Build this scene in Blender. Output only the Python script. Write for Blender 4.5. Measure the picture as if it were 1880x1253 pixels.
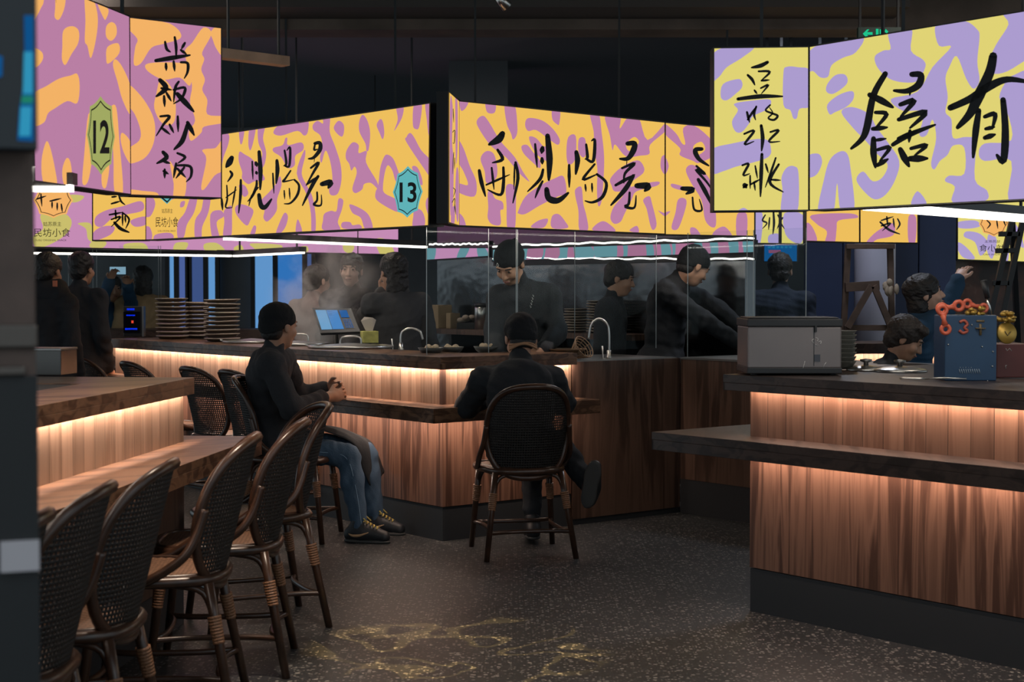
import bpy, bmesh, math, random
import numpy as np
from mathutils import Vector, Matrix
random.seed(7); np.random.seed(7)
for o in list(bpy.data.objects): bpy.data.objects.remove(o)
SC = bpy.context.scene
COL = SC.collection
# ------------------------------------------------------------------ camera, world, exposure
CAM_H, FPX, PITCH = 1.33, 2840.0, .0312
cd = bpy.data.cameras.new('camera'); cam = bpy.data.objects.new('camera', cd); COL.objects.link(cam)
cam.location = (0, 0, CAM_H); cam.rotation_euler = (math.pi/2 - PITCH, 0, 0)
cd.sensor_width = 36; cd.lens = 36*FPX/1880; cd.clip_start = .05; cd.clip_end = 80
cd.dof.use_dof = True; cd.dof.focus_distance = 8.0; cd.dof.aperture_fstop = 6.3
SC.camera = cam
SC.view_settings.view_transform = 'Standard'; SC.view_settings.look = 'None'
SC.view_settings.gamma = 1; SC.view_settings.use_curve_mapping = False
SC.view_settings.exposure = 0.0
SC.cycles.max_bounces = 6; SC.cycles.transparent_max_bounces = 12; SC.cycles.volume_bounces = 0
SC.cycles.diffuse_bounces = 3; SC.cycles.glossy_bounces = 3; SC.cycles.caustics_reflective = False; SC.cycles.caustics_refractive = False
SC.cycles.sample_clamp_indirect = 4.0; SC.cycles.volume_step_rate = 4
W = bpy.data.worlds.new('dusk'); SC.world = W; W.use_nodes = True
W.node_tree.nodes['Background'].inputs[0].default_value = (.78, .92, 1.0, 1)
W.node_tree.nodes['Background'].inputs[1].default_value = .66

def area(name, loc, size, power, color, rot=(0, 0, 0), parent=None, spread=math.pi):
    l = bpy.data.lights.new(name, 'AREA'); l.shape = 'RECTANGLE'; l.size, l.size_y = size; l.energy = power; l.color = color; l.spread = spread
    o = bpy.data.objects.new(name, l); COL.objects.link(o); o.location = loc; o.rotation_euler = rot
    if parent: o.parent = parent
    return o
# ceiling downlights of the hall (behind and beside the camera)
for i, (x, y, e) in enumerate(((1.6, 1.0, 5), (-1.0, .4, 3), (2.6, 3.4, 4))):
    area('downlight', (x, y, 3.15), (.5, .5), e*1.7, (.90, .95, 1.0))
# added fill lights over the booths, to brighten people, column and navy wall
for x, y, e, c in ((.2, 9.6, 16, (1, .88, .76)), (-1.6, 11.0, 20, (1, .84, .70)), (2.2, 10.4, 26, (.80, .86, 1.)), (2.6, 7.6, 12, (1, .88, .76)), (-2.6, 9.2, 9, (1, .88, .78))):
    area('booth_fill', (x, y, 3.2), (.4, .4), e, c)
area('aisle_lamp', (-.75, 4.9, 3.2), (.3, .3), 11, (1, .80, .62), spread=math.radians(65))
# patterned projector lamp that throws a leaf pattern on the floor
sl = bpy.data.lights.new('pattern_projector', 'SPOT'); sl.energy = 900; sl.color = (1, .66, .24); sl.spot_size = math.radians(21); sl.spot_blend = .35; sl.shadow_soft_size = .004
so = bpy.data.objects.new('pattern_projector', sl); COL.objects.link(so); so.location = (.3, 5.0, 3.1)
so.rotation_euler = (Vector((-.18, 5.72, 0)) - Vector(so.location)).to_track_quat('-Z', 'Y').to_euler()
sl.use_nodes = True
nt = sl.node_tree; em = nt.nodes['Emission']
tc = nt.nodes.new('ShaderNodeTexCoord'); nz = nt.nodes.new('ShaderNodeTexNoise'); nz.inputs['Scale'].default_value = 9.5; nz.inputs['Detail'].default_value = .6; nz.inputs['Distortion'].default_value = 1.3
nt.links.new(tc.outputs['Normal'], nz.inputs['Vector'])
ma = nt.nodes.new('ShaderNodeMath'); ma.operation = 'SUBTRACT'; ma.inputs[1].default_value = .5; nt.links.new(nz.outputs[0], ma.inputs[0])
mb = nt.nodes.new('ShaderNodeMath'); mb.operation = 'ABSOLUTE'; nt.links.new(ma.outputs[0], mb.inputs[0])
mr = nt.nodes.new('ShaderNodeMapRange'); mr.inputs[1].default_value = .035; mr.inputs[2].default_value = .055; mr.inputs[3].default_value = 1.0; mr.inputs[4].default_value = .02
nt.links.new(mb.outputs[0], mr.inputs[0]); nt.links.new(mr.outputs[0], em.inputs['Strength'])

# ------------------------------------------------------------------ geometry of the view (to set real places from measured directions)
_c, _s = math.cos(PITCH), math.sin(PITCH)
CAM_O = np.array([0, 0, CAM_H])
def ray(px, py):
    u = (px-940)/FPX; v = (626.5-py)/FPX
    return np.array([u, _c+v*_s, -_s+v*_c])
def at(px, py, Y): r = ray(px, py); return CAM_O + r*(Y/r[1])
def atz(px, py, z): r = ray(px, py); return CAM_O + r*((z-CAM_H)/r[2])
def onplane(px, py, q, n):
    r = ray(px, py); q = np.asarray(q, float); n = np.asarray(n, float)
    return CAM_O + r*(((q-CAM_O)@n)/(r@n))
YAW = .6685
uL = np.array([-math.sin(YAW), math.cos(YAW), 0]); uR = np.array([math.cos(YAW), math.sin(YAW), 0])
C0 = np.array([-.3707, 8.2297, 0]); R0 = np.array([.9927, 6.4273, 0]); L0 = np.array([-1.3176, 6.1915, 0])
LA = .0954
dL = np.array([math.sin(LA), math.cos(LA), 0]); eL = np.array([math.cos(LA), -math.sin(LA), 0])
def ab(a, b, z=0): return C0 + a*uL + b*uR + np.array([0, 0, z])

# ------------------------------------------------------------------ materials
def lin(h):
    h = h.lstrip('#'); v = [int(h[i:i+2], 16)/255 for i in (0, 2, 4)]
    return tuple(x/12.92 if x <= .04045 else ((x+.055)/1.055)**2.4 for x in v) + (1,)
MATS = {}
def mat(name, col, rough=.6, metal=0., spec=.5, emit=None, es=1., bump=None, var=None):
    """plain principled surface; var=(scale, amount) adds noise to the colour, bump=(scale, strength)"""
    if name in MATS: return MATS[name]
    m = bpy.data.materials.new(name); m.use_nodes = True; nt = m.node_tree; p = nt.nodes['Principled BSDF']
    c = lin(col) if isinstance(col, str) else tuple(col)+(1,)
    p.inputs['Base Color'].default_value = c; p.inputs['Roughness'].default_value = rough; p.inputs['Metallic'].default_value = metal
    p.inputs['Specular IOR Level'].default_value = spec
    if emit is not None:
        p.inputs['Emission Color'].default_value = lin(emit) if isinstance(emit, str) else tuple(emit)+(1,); p.inputs['Emission Strength'].default_value = es
    tc = None
    if var or bump:
        tc = nt.nodes.new('ShaderNodeTexCoord')
    if var:
        n = nt.nodes.new('ShaderNodeTexNoise'); n.inputs['Scale'].default_value = var[0]; n.inputs['Detail'].default_value = 5
        nt.links.new(tc.outputs['Object'], n.inputs['Vector'])
        r = nt.nodes.new('ShaderNodeValToRGB'); a = var[1]
        r.color_ramp.elements[0].position = .3; r.color_ramp.elements[1].position = .7
        r.color_ramp.elements[0].color = tuple(x*(1-a) for x in c[:3])+(1,); r.color_ramp.elements[1].color = tuple(min(1, x*(1+a)) for x in c[:3])+(1,)
        nt.links.new(n.outputs[0], r.inputs[0]); nt.links.new(r.outputs[0], p.inputs['Base Color'])
    if bump:
        n = nt.nodes.new('ShaderNodeTexNoise'); n.inputs['Scale'].default_value = bump[0]; n.inputs['Detail'].default_value = 4
        nt.links.new(tc.outputs['Object'], n.inputs['Vector'])
        b = nt.nodes.new('ShaderNodeBump'); b.inputs['Strength'].default_value = bump[1]; b.inputs['Distance'].default_value = .01
        nt.links.new(n.outputs[0], b.inputs['Height']); nt.links.new(b.outputs[0], p.inputs['Normal'])
    MATS[name] = m; return m
def emis(name, col, s=1.):
    if name in MATS: return MATS[name]
    m = bpy.data.materials.new(name); m.use_nodes = True; nt = m.node_tree
    for n in list(nt.nodes): nt.nodes.remove(n)
    e = nt.nodes.new('ShaderNodeEmission'); e.inputs[0].default_value = lin(col) if isinstance(col, str) else tuple(col)+(1,); e.inputs[1].default_value = s
    o = nt.nodes.new('ShaderNodeOutputMaterial'); nt.links.new(e.outputs[0], o.inputs[0])
    MATS[name] = m; return m
def N(nt, t, **kw):
    n = nt.nodes.new(t)
    for k, v in kw.items():
        if k.startswith('i_'): n.inputs[int(k[2:])].default_value = v
        else: setattr(n, k, v)
    return n
def wood(name, dark, light, planks=0, rough=.42, grain=16., zs=.9, horizontal=False, spec=.4):
    """walnut veneer; grain runs along z (or along the face when horizontal); planks = board width with its own tint"""
    m = bpy.data.materials.new(name); m.use_nodes = True; nt = m.node_tree; p = nt.nodes['Principled BSDF']; L = nt.links.new
    tc = N(nt, 'ShaderNodeTexCoord'); sp = N(nt, 'ShaderNodeSeparateXYZ'); L(tc.outputs['Object'], sp.inputs[0])
    ad = N(nt, 'ShaderNodeMath', operation='ADD'); L(sp.outputs[0], ad.inputs[0]); L(sp.outputs[1], ad.inputs[1])
    cm = N(nt, 'ShaderNodeCombineXYZ')
    sx = N(nt, 'ShaderNodeMath', operation='MULTIPLY', i_1=(zs if horizontal else grain)); L(ad.outputs[0], sx.inputs[0]); L(sx.outputs[0], cm.inputs[0])
    sz = N(nt, 'ShaderNodeMath', operation='MULTIPLY', i_1=(grain if horizontal else zs)); L(sp.outputs[2], sz.inputs[0]); L(sz.outputs[0], cm.inputs[2])
    if horizontal:
        df = N(nt, 'ShaderNodeMath', operation='SUBTRACT'); L(sp.outputs[0], df.inputs[0]); L(sp.outputs[1], df.inputs[1])
        dm = N(nt, 'ShaderNodeMath', operation='MULTIPLY', i_1=grain*.5); L(df.outputs[0], dm.inputs[0]); L(dm.outputs[0], cm.inputs[1])
    pl = None
    if planks:
        dv = N(nt, 'ShaderNodeMath', operation='DIVIDE', i_1=planks); L(ad.outputs[0], dv.inputs[0])
        fl = N(nt, 'ShaderNodeMath', operation='FLOOR'); L(dv.outputs[0], fl.inputs[0])
        pl = N(nt, 'ShaderNodeTexWhiteNoise', noise_dimensions='1D'); L(fl.outputs[0], pl.inputs['W'])
        of = N(nt, 'ShaderNodeMath', operation='MULTIPLY', i_1=37.); L(pl.outputs[0], of.inputs[0]); L(of.outputs[0], cm.inputs[1])
        fr = N(nt, 'ShaderNodeMath', operation='FRACT'); L(dv.outputs[0], fr.inputs[0])
    n1 = N(nt, 'ShaderNodeTexNoise'); n1.inputs['Scale'].default_value = 1.; n1.inputs['Detail'].default_value = 7; n1.inputs['Distortion'].default_value = .9; L(cm.outputs[0], n1.inputs['Vector'])
    wv = N(nt, 'ShaderNodeMath', operation='MULTIPLY', i_1=26.); L(n1.outputs[0], wv.inputs[0])
    sn = N(nt, 'ShaderNodeMath', operation='SINE'); L(wv.outputs[0], sn.inputs[0])
    s2 = N(nt, 'ShaderNodeMath', operation='MULTIPLY_ADD', i_1=.14, i_2=.0); L(sn.outputs[0], s2.inputs[0])
    sm = N(nt, 'ShaderNodeMath', operation='ADD'); L(n1.outputs[0], sm.inputs[0]); L(s2.outputs[0], sm.inputs[1])
    rp = N(nt, 'ShaderNodeValToRGB'); rp.color_ramp.elements[0].position = .3; rp.color_ramp.elements[1].position = .68
    rp.color_ramp.elements[0].color = tuple(dark)+(1,); rp.color_ramp.elements[1].color = tuple(light)+(1,); L(sm.outputs[0], rp.inputs[0])
    out = rp.outputs[0]
    if planks:
        mr = N(nt, 'ShaderNodeMapRange'); mr.inputs[3].default_value = .68; mr.inputs[4].default_value = 1.12; L(pl.outputs[0], mr.inputs[0])
        gv = N(nt, 'ShaderNodeMath', operation='GREATER_THAN', i_1=.035); L(fr.outputs[0], gv.inputs[0])
        g2 = N(nt, 'ShaderNodeMapRange'); g2.inputs[3].default_value = .35; g2.inputs[4].default_value = 1.; L(gv.outputs[0], g2.inputs[0])
        mm = N(nt, 'ShaderNodeMath', operation='MULTIPLY'); L(mr.outputs[0], mm.inputs[0]); L(g2.outputs[0], mm.inputs[1])
        vm = N(nt, 'ShaderNodeVectorMath', operation='SCALE'); L(out, vm.inputs[0]); L(mm.outputs[0], vm.inputs['Scale']); out = vm.outputs[0]
    L(out, p.inputs['Base Color']); p.inputs['Roughness'].default_value = rough; p.inputs['Specular IOR Level'].default_value = spec
    MATS[name] = m; return m
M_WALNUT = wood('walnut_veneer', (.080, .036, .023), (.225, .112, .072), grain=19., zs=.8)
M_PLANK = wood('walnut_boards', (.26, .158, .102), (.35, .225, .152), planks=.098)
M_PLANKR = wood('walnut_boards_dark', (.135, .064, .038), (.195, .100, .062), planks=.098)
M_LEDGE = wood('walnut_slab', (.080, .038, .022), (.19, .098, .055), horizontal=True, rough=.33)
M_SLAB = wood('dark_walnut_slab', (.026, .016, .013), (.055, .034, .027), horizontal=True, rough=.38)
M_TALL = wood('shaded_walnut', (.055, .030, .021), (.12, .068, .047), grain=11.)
M_KICK = mat('kick_plate_black', (.026, .028, .031), .55)
M_BLACK = mat('black_powder_coat', (.012, .013, .015), .5)
M_STEEL = mat('brushed_steel', (.55, .53, .50), .28, 1.)
M_DSTEEL = mat('dull_steel', (.30, .29, .28), .35, 1.)
M_WARMLED = emis('warm_led', (1., .62, .38), 9.)
M_WHITELED = emis('white_led', (1., .95, .86), 3.2)
def glass_mat(name='clear_glass', tint=(.93, .96, .96), refl=.10):
    m = bpy.data.materials.new(name); m.use_nodes = True; nt = m.node_tree
    for n in list(nt.nodes): nt.nodes.remove(n)
    t = N(nt, 'ShaderNodeBsdfTransparent'); t.inputs[0].default_value = tint+(1,)
    g = N(nt, 'ShaderNodeBsdfGlossy'); g.inputs['Roughness'].default_value = .02
    fw = N(nt, 'ShaderNodeLayerWeight'); fw.inputs[0].default_value = refl
    mx = N(nt, 'ShaderNodeMixShader'); nt.links.new(fw.outputs['Fresnel'], mx.inputs[0]); nt.links.new(t.outputs[0], mx.inputs[1]); nt.links.new(g.outputs[0], mx.inputs[2])
    o = N(nt, 'ShaderNodeOutputMaterial'); nt.links.new(mx.outputs[0], o.inputs[0]); MATS[name] = m; return m
M_GLASS = glass_mat()

# ------------------------------------------------------------------ mesh helpers
class MB:
    def __init__(s): s.v = []; s.f = []; s.m = []; s.sm = []
    def add(s, verts, faces, mi=0, smooth=False):
        o = len(s.v); s.v += [tuple(map(float, v)) for v in verts]
        for f in faces: s.f.append([o+i for i in f]); s.m.append(mi); s.sm.append(smooth)
    def box(s, x0, x1, y0, y1, z0, z1, mi=0, M=None):
        v = [(x, y, z) for z in (z0, z1) for y in (y0, y1) for x in (x0, x1)]
        if M is not None: v = [tuple(M @ Vector(p)) for p in v]
        s.add(v, [(0, 2, 3, 1), (4, 5, 7, 6), (0, 1, 5, 4), (2, 6, 7, 3), (0, 4, 6, 2), (1, 3, 7, 5)], mi); return s
    def prism(s, poly, z0, z1, mi=0):
        a = sum(poly[i][0]*poly[(i+1) % len(poly)][1]-poly[(i+1) % len(poly)][0]*poly[i][1] for i in range(len(poly)))
        if a < 0: poly = poly[::-1]
        n = len(poly)
        s.add([(x, y, z0) for x, y in poly]+[(x, y, z1) for x, y in poly],
              [tuple(range(n-1, -1, -1)), tuple(range(n, 2*n))]+[(i, (i+1) % n, n+(i+1) % n, n+i) for i in range(n)], mi); return s
    def tube(s, pts, r, seg=8, mi=0, closed=False, caps=True):
        P = [Vector(p) for p in pts]; n = len(P)
        rs = r if isinstance(r, (list, tuple)) else [r]*n
        T = []
        for i in range(n):
            a = P[(i-1) % n] if closed or i > 0 else P[i]; b = P[(i+1) % n] if closed or i < n-1 else P[i]
            t = (b-a); T.append(t.normalized() if t.length > 1e-9 else Vector((0, 0, 1)))
        u = T[0].orthogonal().normalized(); vs = []
        for i in range(n):
            u = (u - T[i]*u.dot(T[i])); u = u.normalized() if u.length > 1e-6 else T[i].orthogonal().normalized()
            w = T[i].cross(u)
            for k in range(seg):
                a = 2*math.pi*k/seg; vs.append(P[i]+(u*math.cos(a)+w*math.sin(a))*rs[i])
        fs = []
        for i in range(n if closed else n-1):
            j = (i+1) % n
            sh = 0
            if closed and j == 0:
                d = [(vs[i*seg]-vs[k]).length for k in range(seg)]; sh = d.index(min(d))
            for k in range(seg): fs.append((i*seg+k, i*seg+(k+1) % seg, j*seg+(k+1+sh) % seg, j*seg+(k+sh) % seg))
        if caps and not closed: fs += [tuple(range(seg-1, -1, -1)), tuple((n-1)*seg+k for k in range(seg))]
        s.add(vs, fs, mi, True); return s
    def lathe(s, prof, c=(0, 0, 0), seg=24, mi=0, cap=True):
        vs = [(c[0]+r*math.cos(2*math.pi*k/seg), c[1]+r*math.sin(2*math.pi*k/seg), c[2]+z) for r, z in prof for k in range(seg)]
        fs = [(i*seg+k, i*seg+(k+1) % seg, (i+1)*seg+(k+1) % seg, (i+1)*seg+k) for i in range(len(prof)-1) for k in range(seg)]
        if cap: fs += [tuple(range(seg-1, -1, -1)), tuple((len(prof)-1)*seg+k for k in range(seg))]
        s.add(vs, fs, mi, True); return s
    def sphere(s, c, r, seg=16, rings=10, mi=0):
        r = (r, r, r) if not hasattr(r, '__len__') else r
        vs = [(c[0], c[1], c[2]+r[2])]
        for i in range(1, rings):
            t = math.pi*i/rings
            for k in range(seg):
                a = 2*math.pi*k/seg; vs.append((c[0]+r[0]*math.sin(t)*math.cos(a), c[1]+r[1]*math.sin(t)*math.sin(a), c[2]+r[2]*math.cos(t)))
        vs.append((c[0], c[1], c[2]-r[2])); L = len(vs)-1
        fs = [(0, 1+k, 1+(k+1) % seg) for k in range(seg)]
        for i in range(rings-2):
            for k in range(seg): fs.append((1+i*seg+k, 1+(i+1)*seg+k, 1+(i+1)*seg+(k+1) % seg, 1+i*seg+(k+1) % seg))
        fs += [(1+(rings-2)*seg+(k+1) % seg, 1+(rings-2)*seg+k, L) for k in range(seg)]
        s.add(vs, fs, mi, True); return s
    def build(s, name, mats, parent=None, bevel=0, loc=None, kind=None, label=None, base=None):
        me = bpy.data.meshes.new(name)
        v = s.v if base is None else [(x-base[0], y-base[1], z-base[2]) for x, y, z in s.v]
        me.from_pydata(v, [], s.f); me.update()
        me.polygons.foreach_set('material_index', s.m); me.polygons.foreach_set('use_smooth', s.sm)
        for m in (mats if isinstance(mats, (list, tuple)) else [mats]): me.materials.append(m)
        o = bpy.data.objects.new(name, me); COL.objects.link(o)
        if parent is not None: o.parent = parent
        if loc is not None: o.location = loc
        if bevel:
            b = o.modifiers.new('bevel', 'BEVEL'); b.width = bevel; b.segments = 2; b.limit_method = 'ANGLE'
        if kind: o['kind'] = kind
        if label: o['label'] = label
        return o
def thing(name, label, cat, loc=(0, 0, 0), rotz=0., group=None):
    o = bpy.data.objects.new(name, None); COL.objects.link(o); o.empty_display_size = .1
    o.location = tuple(loc); o.rotation_euler = (0, 0, rotz); o['label'] = label; o['category'] = cat
    if group: o['group'] = group
    return o
def tag(o, label, cat, group=None, kind=None):
    o['label'] = label; o['category'] = cat
    if group: o['group'] = group
    if kind: o['kind'] = kind
    return o
def dup(root, loc, rotz, label, group=None, scale=None):
    r = root.copy(); COL.objects.link(r); r.location = tuple(loc); r.rotation_euler = (0, 0, rotz); r['label'] = label
    if group: r['group'] = group
    if scale: r.scale = scale
    for ch in list(root.children):
        c = ch.copy(); COL.objects.link(c); c.parent = r
        for g in ch.children:
            d = g.copy(); COL.objects.link(d); d.parent = c
    return r
def frame_matrix(o, x, y):
    """matrix with local x,y axes (world vectors) at o, z up"""
    x = Vector(x); y = Vector(y); z = Vector((0, 0, 1))
    return Matrix(((x.x, y.x, z.x, o[0]), (x.y, y.y, z.y, o[1]), (x.z, y.z, z.z, o[2]), (0, 0, 0, 1)))
def smooth_curve(pts, n=6, closed=False):
    P = [np.array(p, float) for p in pts]; m = len(P); out = []
    for i in range(m if closed else m-1):
        p0 = P[(i-1) % m] if closed or i > 0 else P[i]; p1 = P[i]; p2 = P[(i+1) % m]; p3 = P[(i+2) % m] if closed or i+2 < m else p2
        for k in range(n):
            t = k/n
            out.append(.5*((2*p1)+(-p0+p2)*t+(2*p0-5*p1+4*p2-p3)*t*t+(-p0+3*p1-3*p2+p3)*t**3))
    if not closed: out.append(P[-1])
    return out
# ------------------------------------------------------------------ the room
def terrazzo():
    m = bpy.data.materials.new('terrazzo'); m.use_nodes = True; nt = m.node_tree; p = nt.nodes['Principled BSDF']; L = nt.links.new
    tc = N(nt, 'ShaderNodeTexCoord'); out = None
    base = N(nt, 'ShaderNodeTexNoise'); base.inputs['Scale'].default_value = 2.2; base.inputs['Detail'].default_value = 4; L(tc.outputs['Object'], base.inputs['Vector'])
    rp = N(nt, 'ShaderNodeValToRGB'); rp.color_ramp.elements[0].color = (.022, .0235, .0255, 1); rp.color_ramp.elements[1].color = (.034, .0355, .0375, 1); L(base.outputs[0], rp.inputs[0])
    out = rp.outputs[0]
    for sc, thr, keep, col in ((46., .36, .58, (.28, .265, .24, 1)), (85., .38, .68, (.34, .32, .285, 1)), (80., .36, .6, (.018, .018, .019, 1))):
        v = N(nt, 'ShaderNodeTexVoronoi'); v.inputs['Scale'].default_value = sc; L(tc.outputs['Object'], v.inputs['Vector'])
        sp = N(nt, 'ShaderNodeSeparateColor'); L(v.outputs['Color'], sp.inputs[0])
        a = N(nt, 'ShaderNodeMath', operation='LESS_THAN', i_1=thr); L(v.outputs['Distance'], a.inputs[0])
        b = N(nt, 'ShaderNodeMath', operation='GREATER_THAN', i_1=keep); L(sp.outputs[0], b.inputs[0])
        c = N(nt, 'ShaderNodeMath', operation='MULTIPLY'); L(a.outputs[0], c.inputs[0]); L(b.outputs[0], c.inputs[1])
        c2 = N(nt, 'ShaderNodeMath', operation='MULTIPLY'); L(c.outputs[0], c2.inputs[0]); L(sp.outputs[1], c2.inputs[1])
        mx = N(nt, 'ShaderNodeMix', data_type='RGBA'); L(c2.outputs[0], mx.inputs[0]); L(out, mx.inputs[6]); mx.inputs[7].default_value = col; out = mx.outputs[2]
    L(out, p.inputs['Base Color']); p.inputs['Roughness'].default_value = .42; p.inputs['Specular IOR Level'].default_value = .35
    return m
MB().box(-9, 9, -3, 20, -.1, 0).build('floor', terrazzo(), kind='structure')
M_CEIL = mat('ceiling_black', (.14, .155, .163), .9)
M_WALLD = mat('wall_dark', (.14, .15, .16), .85, var=(1.2, .25))
MB().box(-9, 9, 2.5, 20, 3.3, 3.42).build('ceiling', M_CEIL, kind='structure')
MB().box(-9, 9, 18.5, 18.7, 0, 3.3).build('wall_back', M_WALLD, kind='structure')
M_BEAM = mat('beam_brown', (.15, .11, .085), .8, var=(3, .3))
b0, b1 = at(380, 30, 9.6), at(1640, 55, 9.6)
MB().box(-8, 8, 9.6, 9.9, 2.955, 3.3).build('trim_1', M_BEAM, kind='structure')
MB().box(b0[0]-3, b1[0], 9.2, 9.6, 3.02, 3.3).build('trim_2', mat('beam_dark', (.085, .072, .064), .85), kind='structure')
# dark column that stands behind the corner of the corner booth
p0, p1 = at(824, 100, 13.2), at(932, 100, 13.2)
MB().box(p0[0], p1[0], 13.2, 13.7, 1.9, 3.3).build('column', M_CEIL, kind='structure')
# blue partition behind the bay, and the mural wall beyond the right booth
M_NAVY = mat('navy_panel', (.036, .055, .13), .55, var=(.8, .3))
q0, q1 = at(1478, 500, 12.6), at(1756, 500, 12.6)
nv = MB()
for i in range(4):
    xa = q0[0]+(q1[0]-q0[0])*i/4; xb = q0[0]+(q1[0]-q0[0])*(i+1)/4
    nv.box(xa+.004, xb-.004, 12.6, 12.68, 0, 3.3)
nv.build('wall_navy', M_NAVY, kind='structure', bevel=.006)
mu = bpy.data.materials.new('mural'); mu.use_nodes = True; nt = mu.node_tree
tc = N(nt, 'ShaderNodeTexCoord'); nn = N(nt, 'ShaderNodeTexNoise'); nn.inputs['Scale'].default_value = 5; nn.inputs['Detail'].default_value = 6; nt.links.new(tc.outputs['Object'], nn.inputs['Vector'])
rp = N(nt, 'ShaderNodeValToRGB'); e = rp.color_ramp.elements; e[0].position = .35; e[0].color = (.05, .035, .03, 1); e[1].position = .7; e[1].color = (.26, .20, .16, 1)
x = rp.color_ramp.elements.new(.55); x.color = (.13, .055, .035, 1)
nt.links.new(nn.outputs[0], rp.inputs[0]); nt.links.new(rp.outputs[0], nt.nodes['Principled BSDF'].inputs['Base Color'])
MB().box(q1[0], 7.4, 12.9, 13.0, 0, 3.3).build('wall_mural', mu, kind='structure')
# pale round column seen through the ladder
pc = at(1606, 500, 11.9)
MB().lathe([(.155, 0), (.155, 3.3)], (pc[0], pc[1], 0), 32).build('pillar', mat('pale_column', (.62, .60, .72), .6), kind='structure')
# dusk-blue windows in the back wall on the left
def window(n, x0, x1, z0, z1, cols, Y=18.45):
    fr = MB()
    for a, b, c, d in ((x0-.05, x1+.05, z0-.05, z0), (x0-.05, x1+.05, z1, z1+.05), (x0-.05, x0, z0, z1), (x1, x1+.05, z0, z1)): fr.box(a, b, Y-.06, Y, c, d)
    for i in range(1, len(cols)):
        xm = x0+cols[i][0]*(x1-x0); fr.box(xm-.03, xm+.03, Y-.06, Y, z0, z1)
    f = fr.build('window_%d' % n, M_BLACK, kind='structure')
    for i, (t, c) in enumerate(cols):
        t2 = cols[i+1][0] if i+1 < len(cols) else 1
        MB().box(x0+t*(x1-x0)+.001, x0+t2*(x1-x0)-.001, Y-.03, Y-.02, z0, z1).build('pane', c, parent=f)
M_SKY1 = emis('dusk_pane_bright', '#5f93c8', 1.); M_SKY2 = emis('dusk_pane_blue', '#2f6fb4', 1.); M_SKY3 = emis('dusk_pane_lilac', '#4a5f98', 1.); M_SKY4 = emis('dusk_pane_slate', '#3b5080', 1.)
def wx(px, Y=18.4): return at(px, 520, Y)[0]
window(1, wx(311), wx(340), .2, 1.95, [(0, M_SKY1), (.45, M_SKY3)])
window(2, wx(352), wx(395), .2, 1.95, [(0, M_SKY4), (.6, M_SKY1)])
window(3, wx(468), wx(572), .2, 1.95, [(0, M_SKY1), (.36, M_SKY2), (.88, M_SKY4)])

# foreground pillar at the edge of the picture; local frame at its front corner, turned so that its front faces the hall
PY = 1.8
xe = at(66.5, 700, PY)[0]; PROT = .36
def pz(py): return at(40, py, PY)[2]
pill = MB().box(-.5, 0, 0, .3, 0, 3.3).build('pillar_near', mat('pillar_brown', (.082, .052, .041), .7, var=(30, .15)), kind='structure', bevel=.004)
pill.location = (xe, PY, 0); pill.rotation_euler = (0, 0, PROT)
MB().box(-.52, .001, -.004, .304, 0, pz(690)).build('pillar_base', mat('pillar_base_black', (.007, .008, .009), .6), parent=pill)
MB().box(-.52, .0015, -.006, .2, pz(640), pz(596)).box(-.52, -.012, -.010, .2, pz(690), pz(672)).build('steel_band', mat('band_dull', (.10, .085, .075), .35, .8), parent=pill, bevel=.003)
MB().box(-.042, .001, -.012, -.004, pz(1045), pz(990)).build('paper_label', mat('label_grey', (.42, .39, .41), .7), parent=pill)
tv = thing('wall_screen', 'dark hanging display with blue bottle pictures, at the top of the brown pillar', 'screen', (xe, PY, pz(290)), PROT)
zt0 = pz(290)
MB().box(-.25, .0012, -.05, -.008, pz(284)-zt0, pz(-40)-zt0).build('housing', mat('screen_black', (.010, .014, .018), .4), parent=tv, bevel=.003)
pic = MB(); M_TVB = [emis('tv_blue', '#0f4f86', 1.), emis('tv_cyan', '#2f8fb4', 1.), emis('tv_green', '#1f7a63', 1.)]
tn = np.array([math.sin(PROT), -math.cos(PROT), 0]); tm = Matrix.Translation(tv.location) @ Matrix.Rotation(PROT, 4, 'Z'); tmi = tm.inverted()
def pp(x, y, l=.0515): return tuple(tmi @ Vector(onplane(x, y, np.array([xe, PY, 0])+tn*l, tn)))
pic.add([pp(x, y) for x, y in ((44, 28), (62, 28), (62, 260), (32, 258), (36, 200), (44, 150), (45, 90))], [tuple(range(7))], 0)
for l, q, mi in ((.052, ((44, 95), (60, 95), (60, 172), (42, 172)), 1), (.052, ((40, 176), (60, 176), (60, 190), (39, 190)), 2), (.052, ((38, 196), (58, 196), (56, 250), (35, 250)), 1), (.052, ((-8, 100), (5, 104), (4, 140), (-8, 144)), 0)):
    pic.add([pp(x, y, l) for x, y in q], [(0, 1, 2, 3)], mi)
pic.build('picture', M_TVB, parent=tv)

# ------------------------------------------------------------------ counters
ZT, ZB, ZL, ZLB, ZK = .989, .9225, .733, .6564, .185
OT, OL = .042, .207
WARM = (1., .76, .62)
def band(mb, poly, z0, z1, mi=0): mb.prism(poly, z0, z1, mi)
def lip(mb, pts, t, z0, z1, mi=0):
    """thin upright front edge following an open outline (pts), thickness t to the inside (left of travel)"""
    for (x0, y0), (x1, y1) in zip(pts[:-1], pts[1:]):
        d = np.array([x1-x0, y1-y0]); d /= np.linalg.norm(d); n = np.array([-d[1], d[0]])*t
        mb.prism([(x0, y0), (x1, y1), (x1+n[0], y1+n[1]), (x0+n[0], y0+n[1])], z0, z1, mi)
mc = thing('corner_counter', 'L-shaped walnut counter with lit ledge, two men in dark clothes sit at it', 'counter', C0, YAW)
AL, BT, BE = 4.16, .90, 1.7654
foot = [(0, 0), (BT, 0), (BT, .5), (.62, .5), (.62, AL), (0, AL)]
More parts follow.
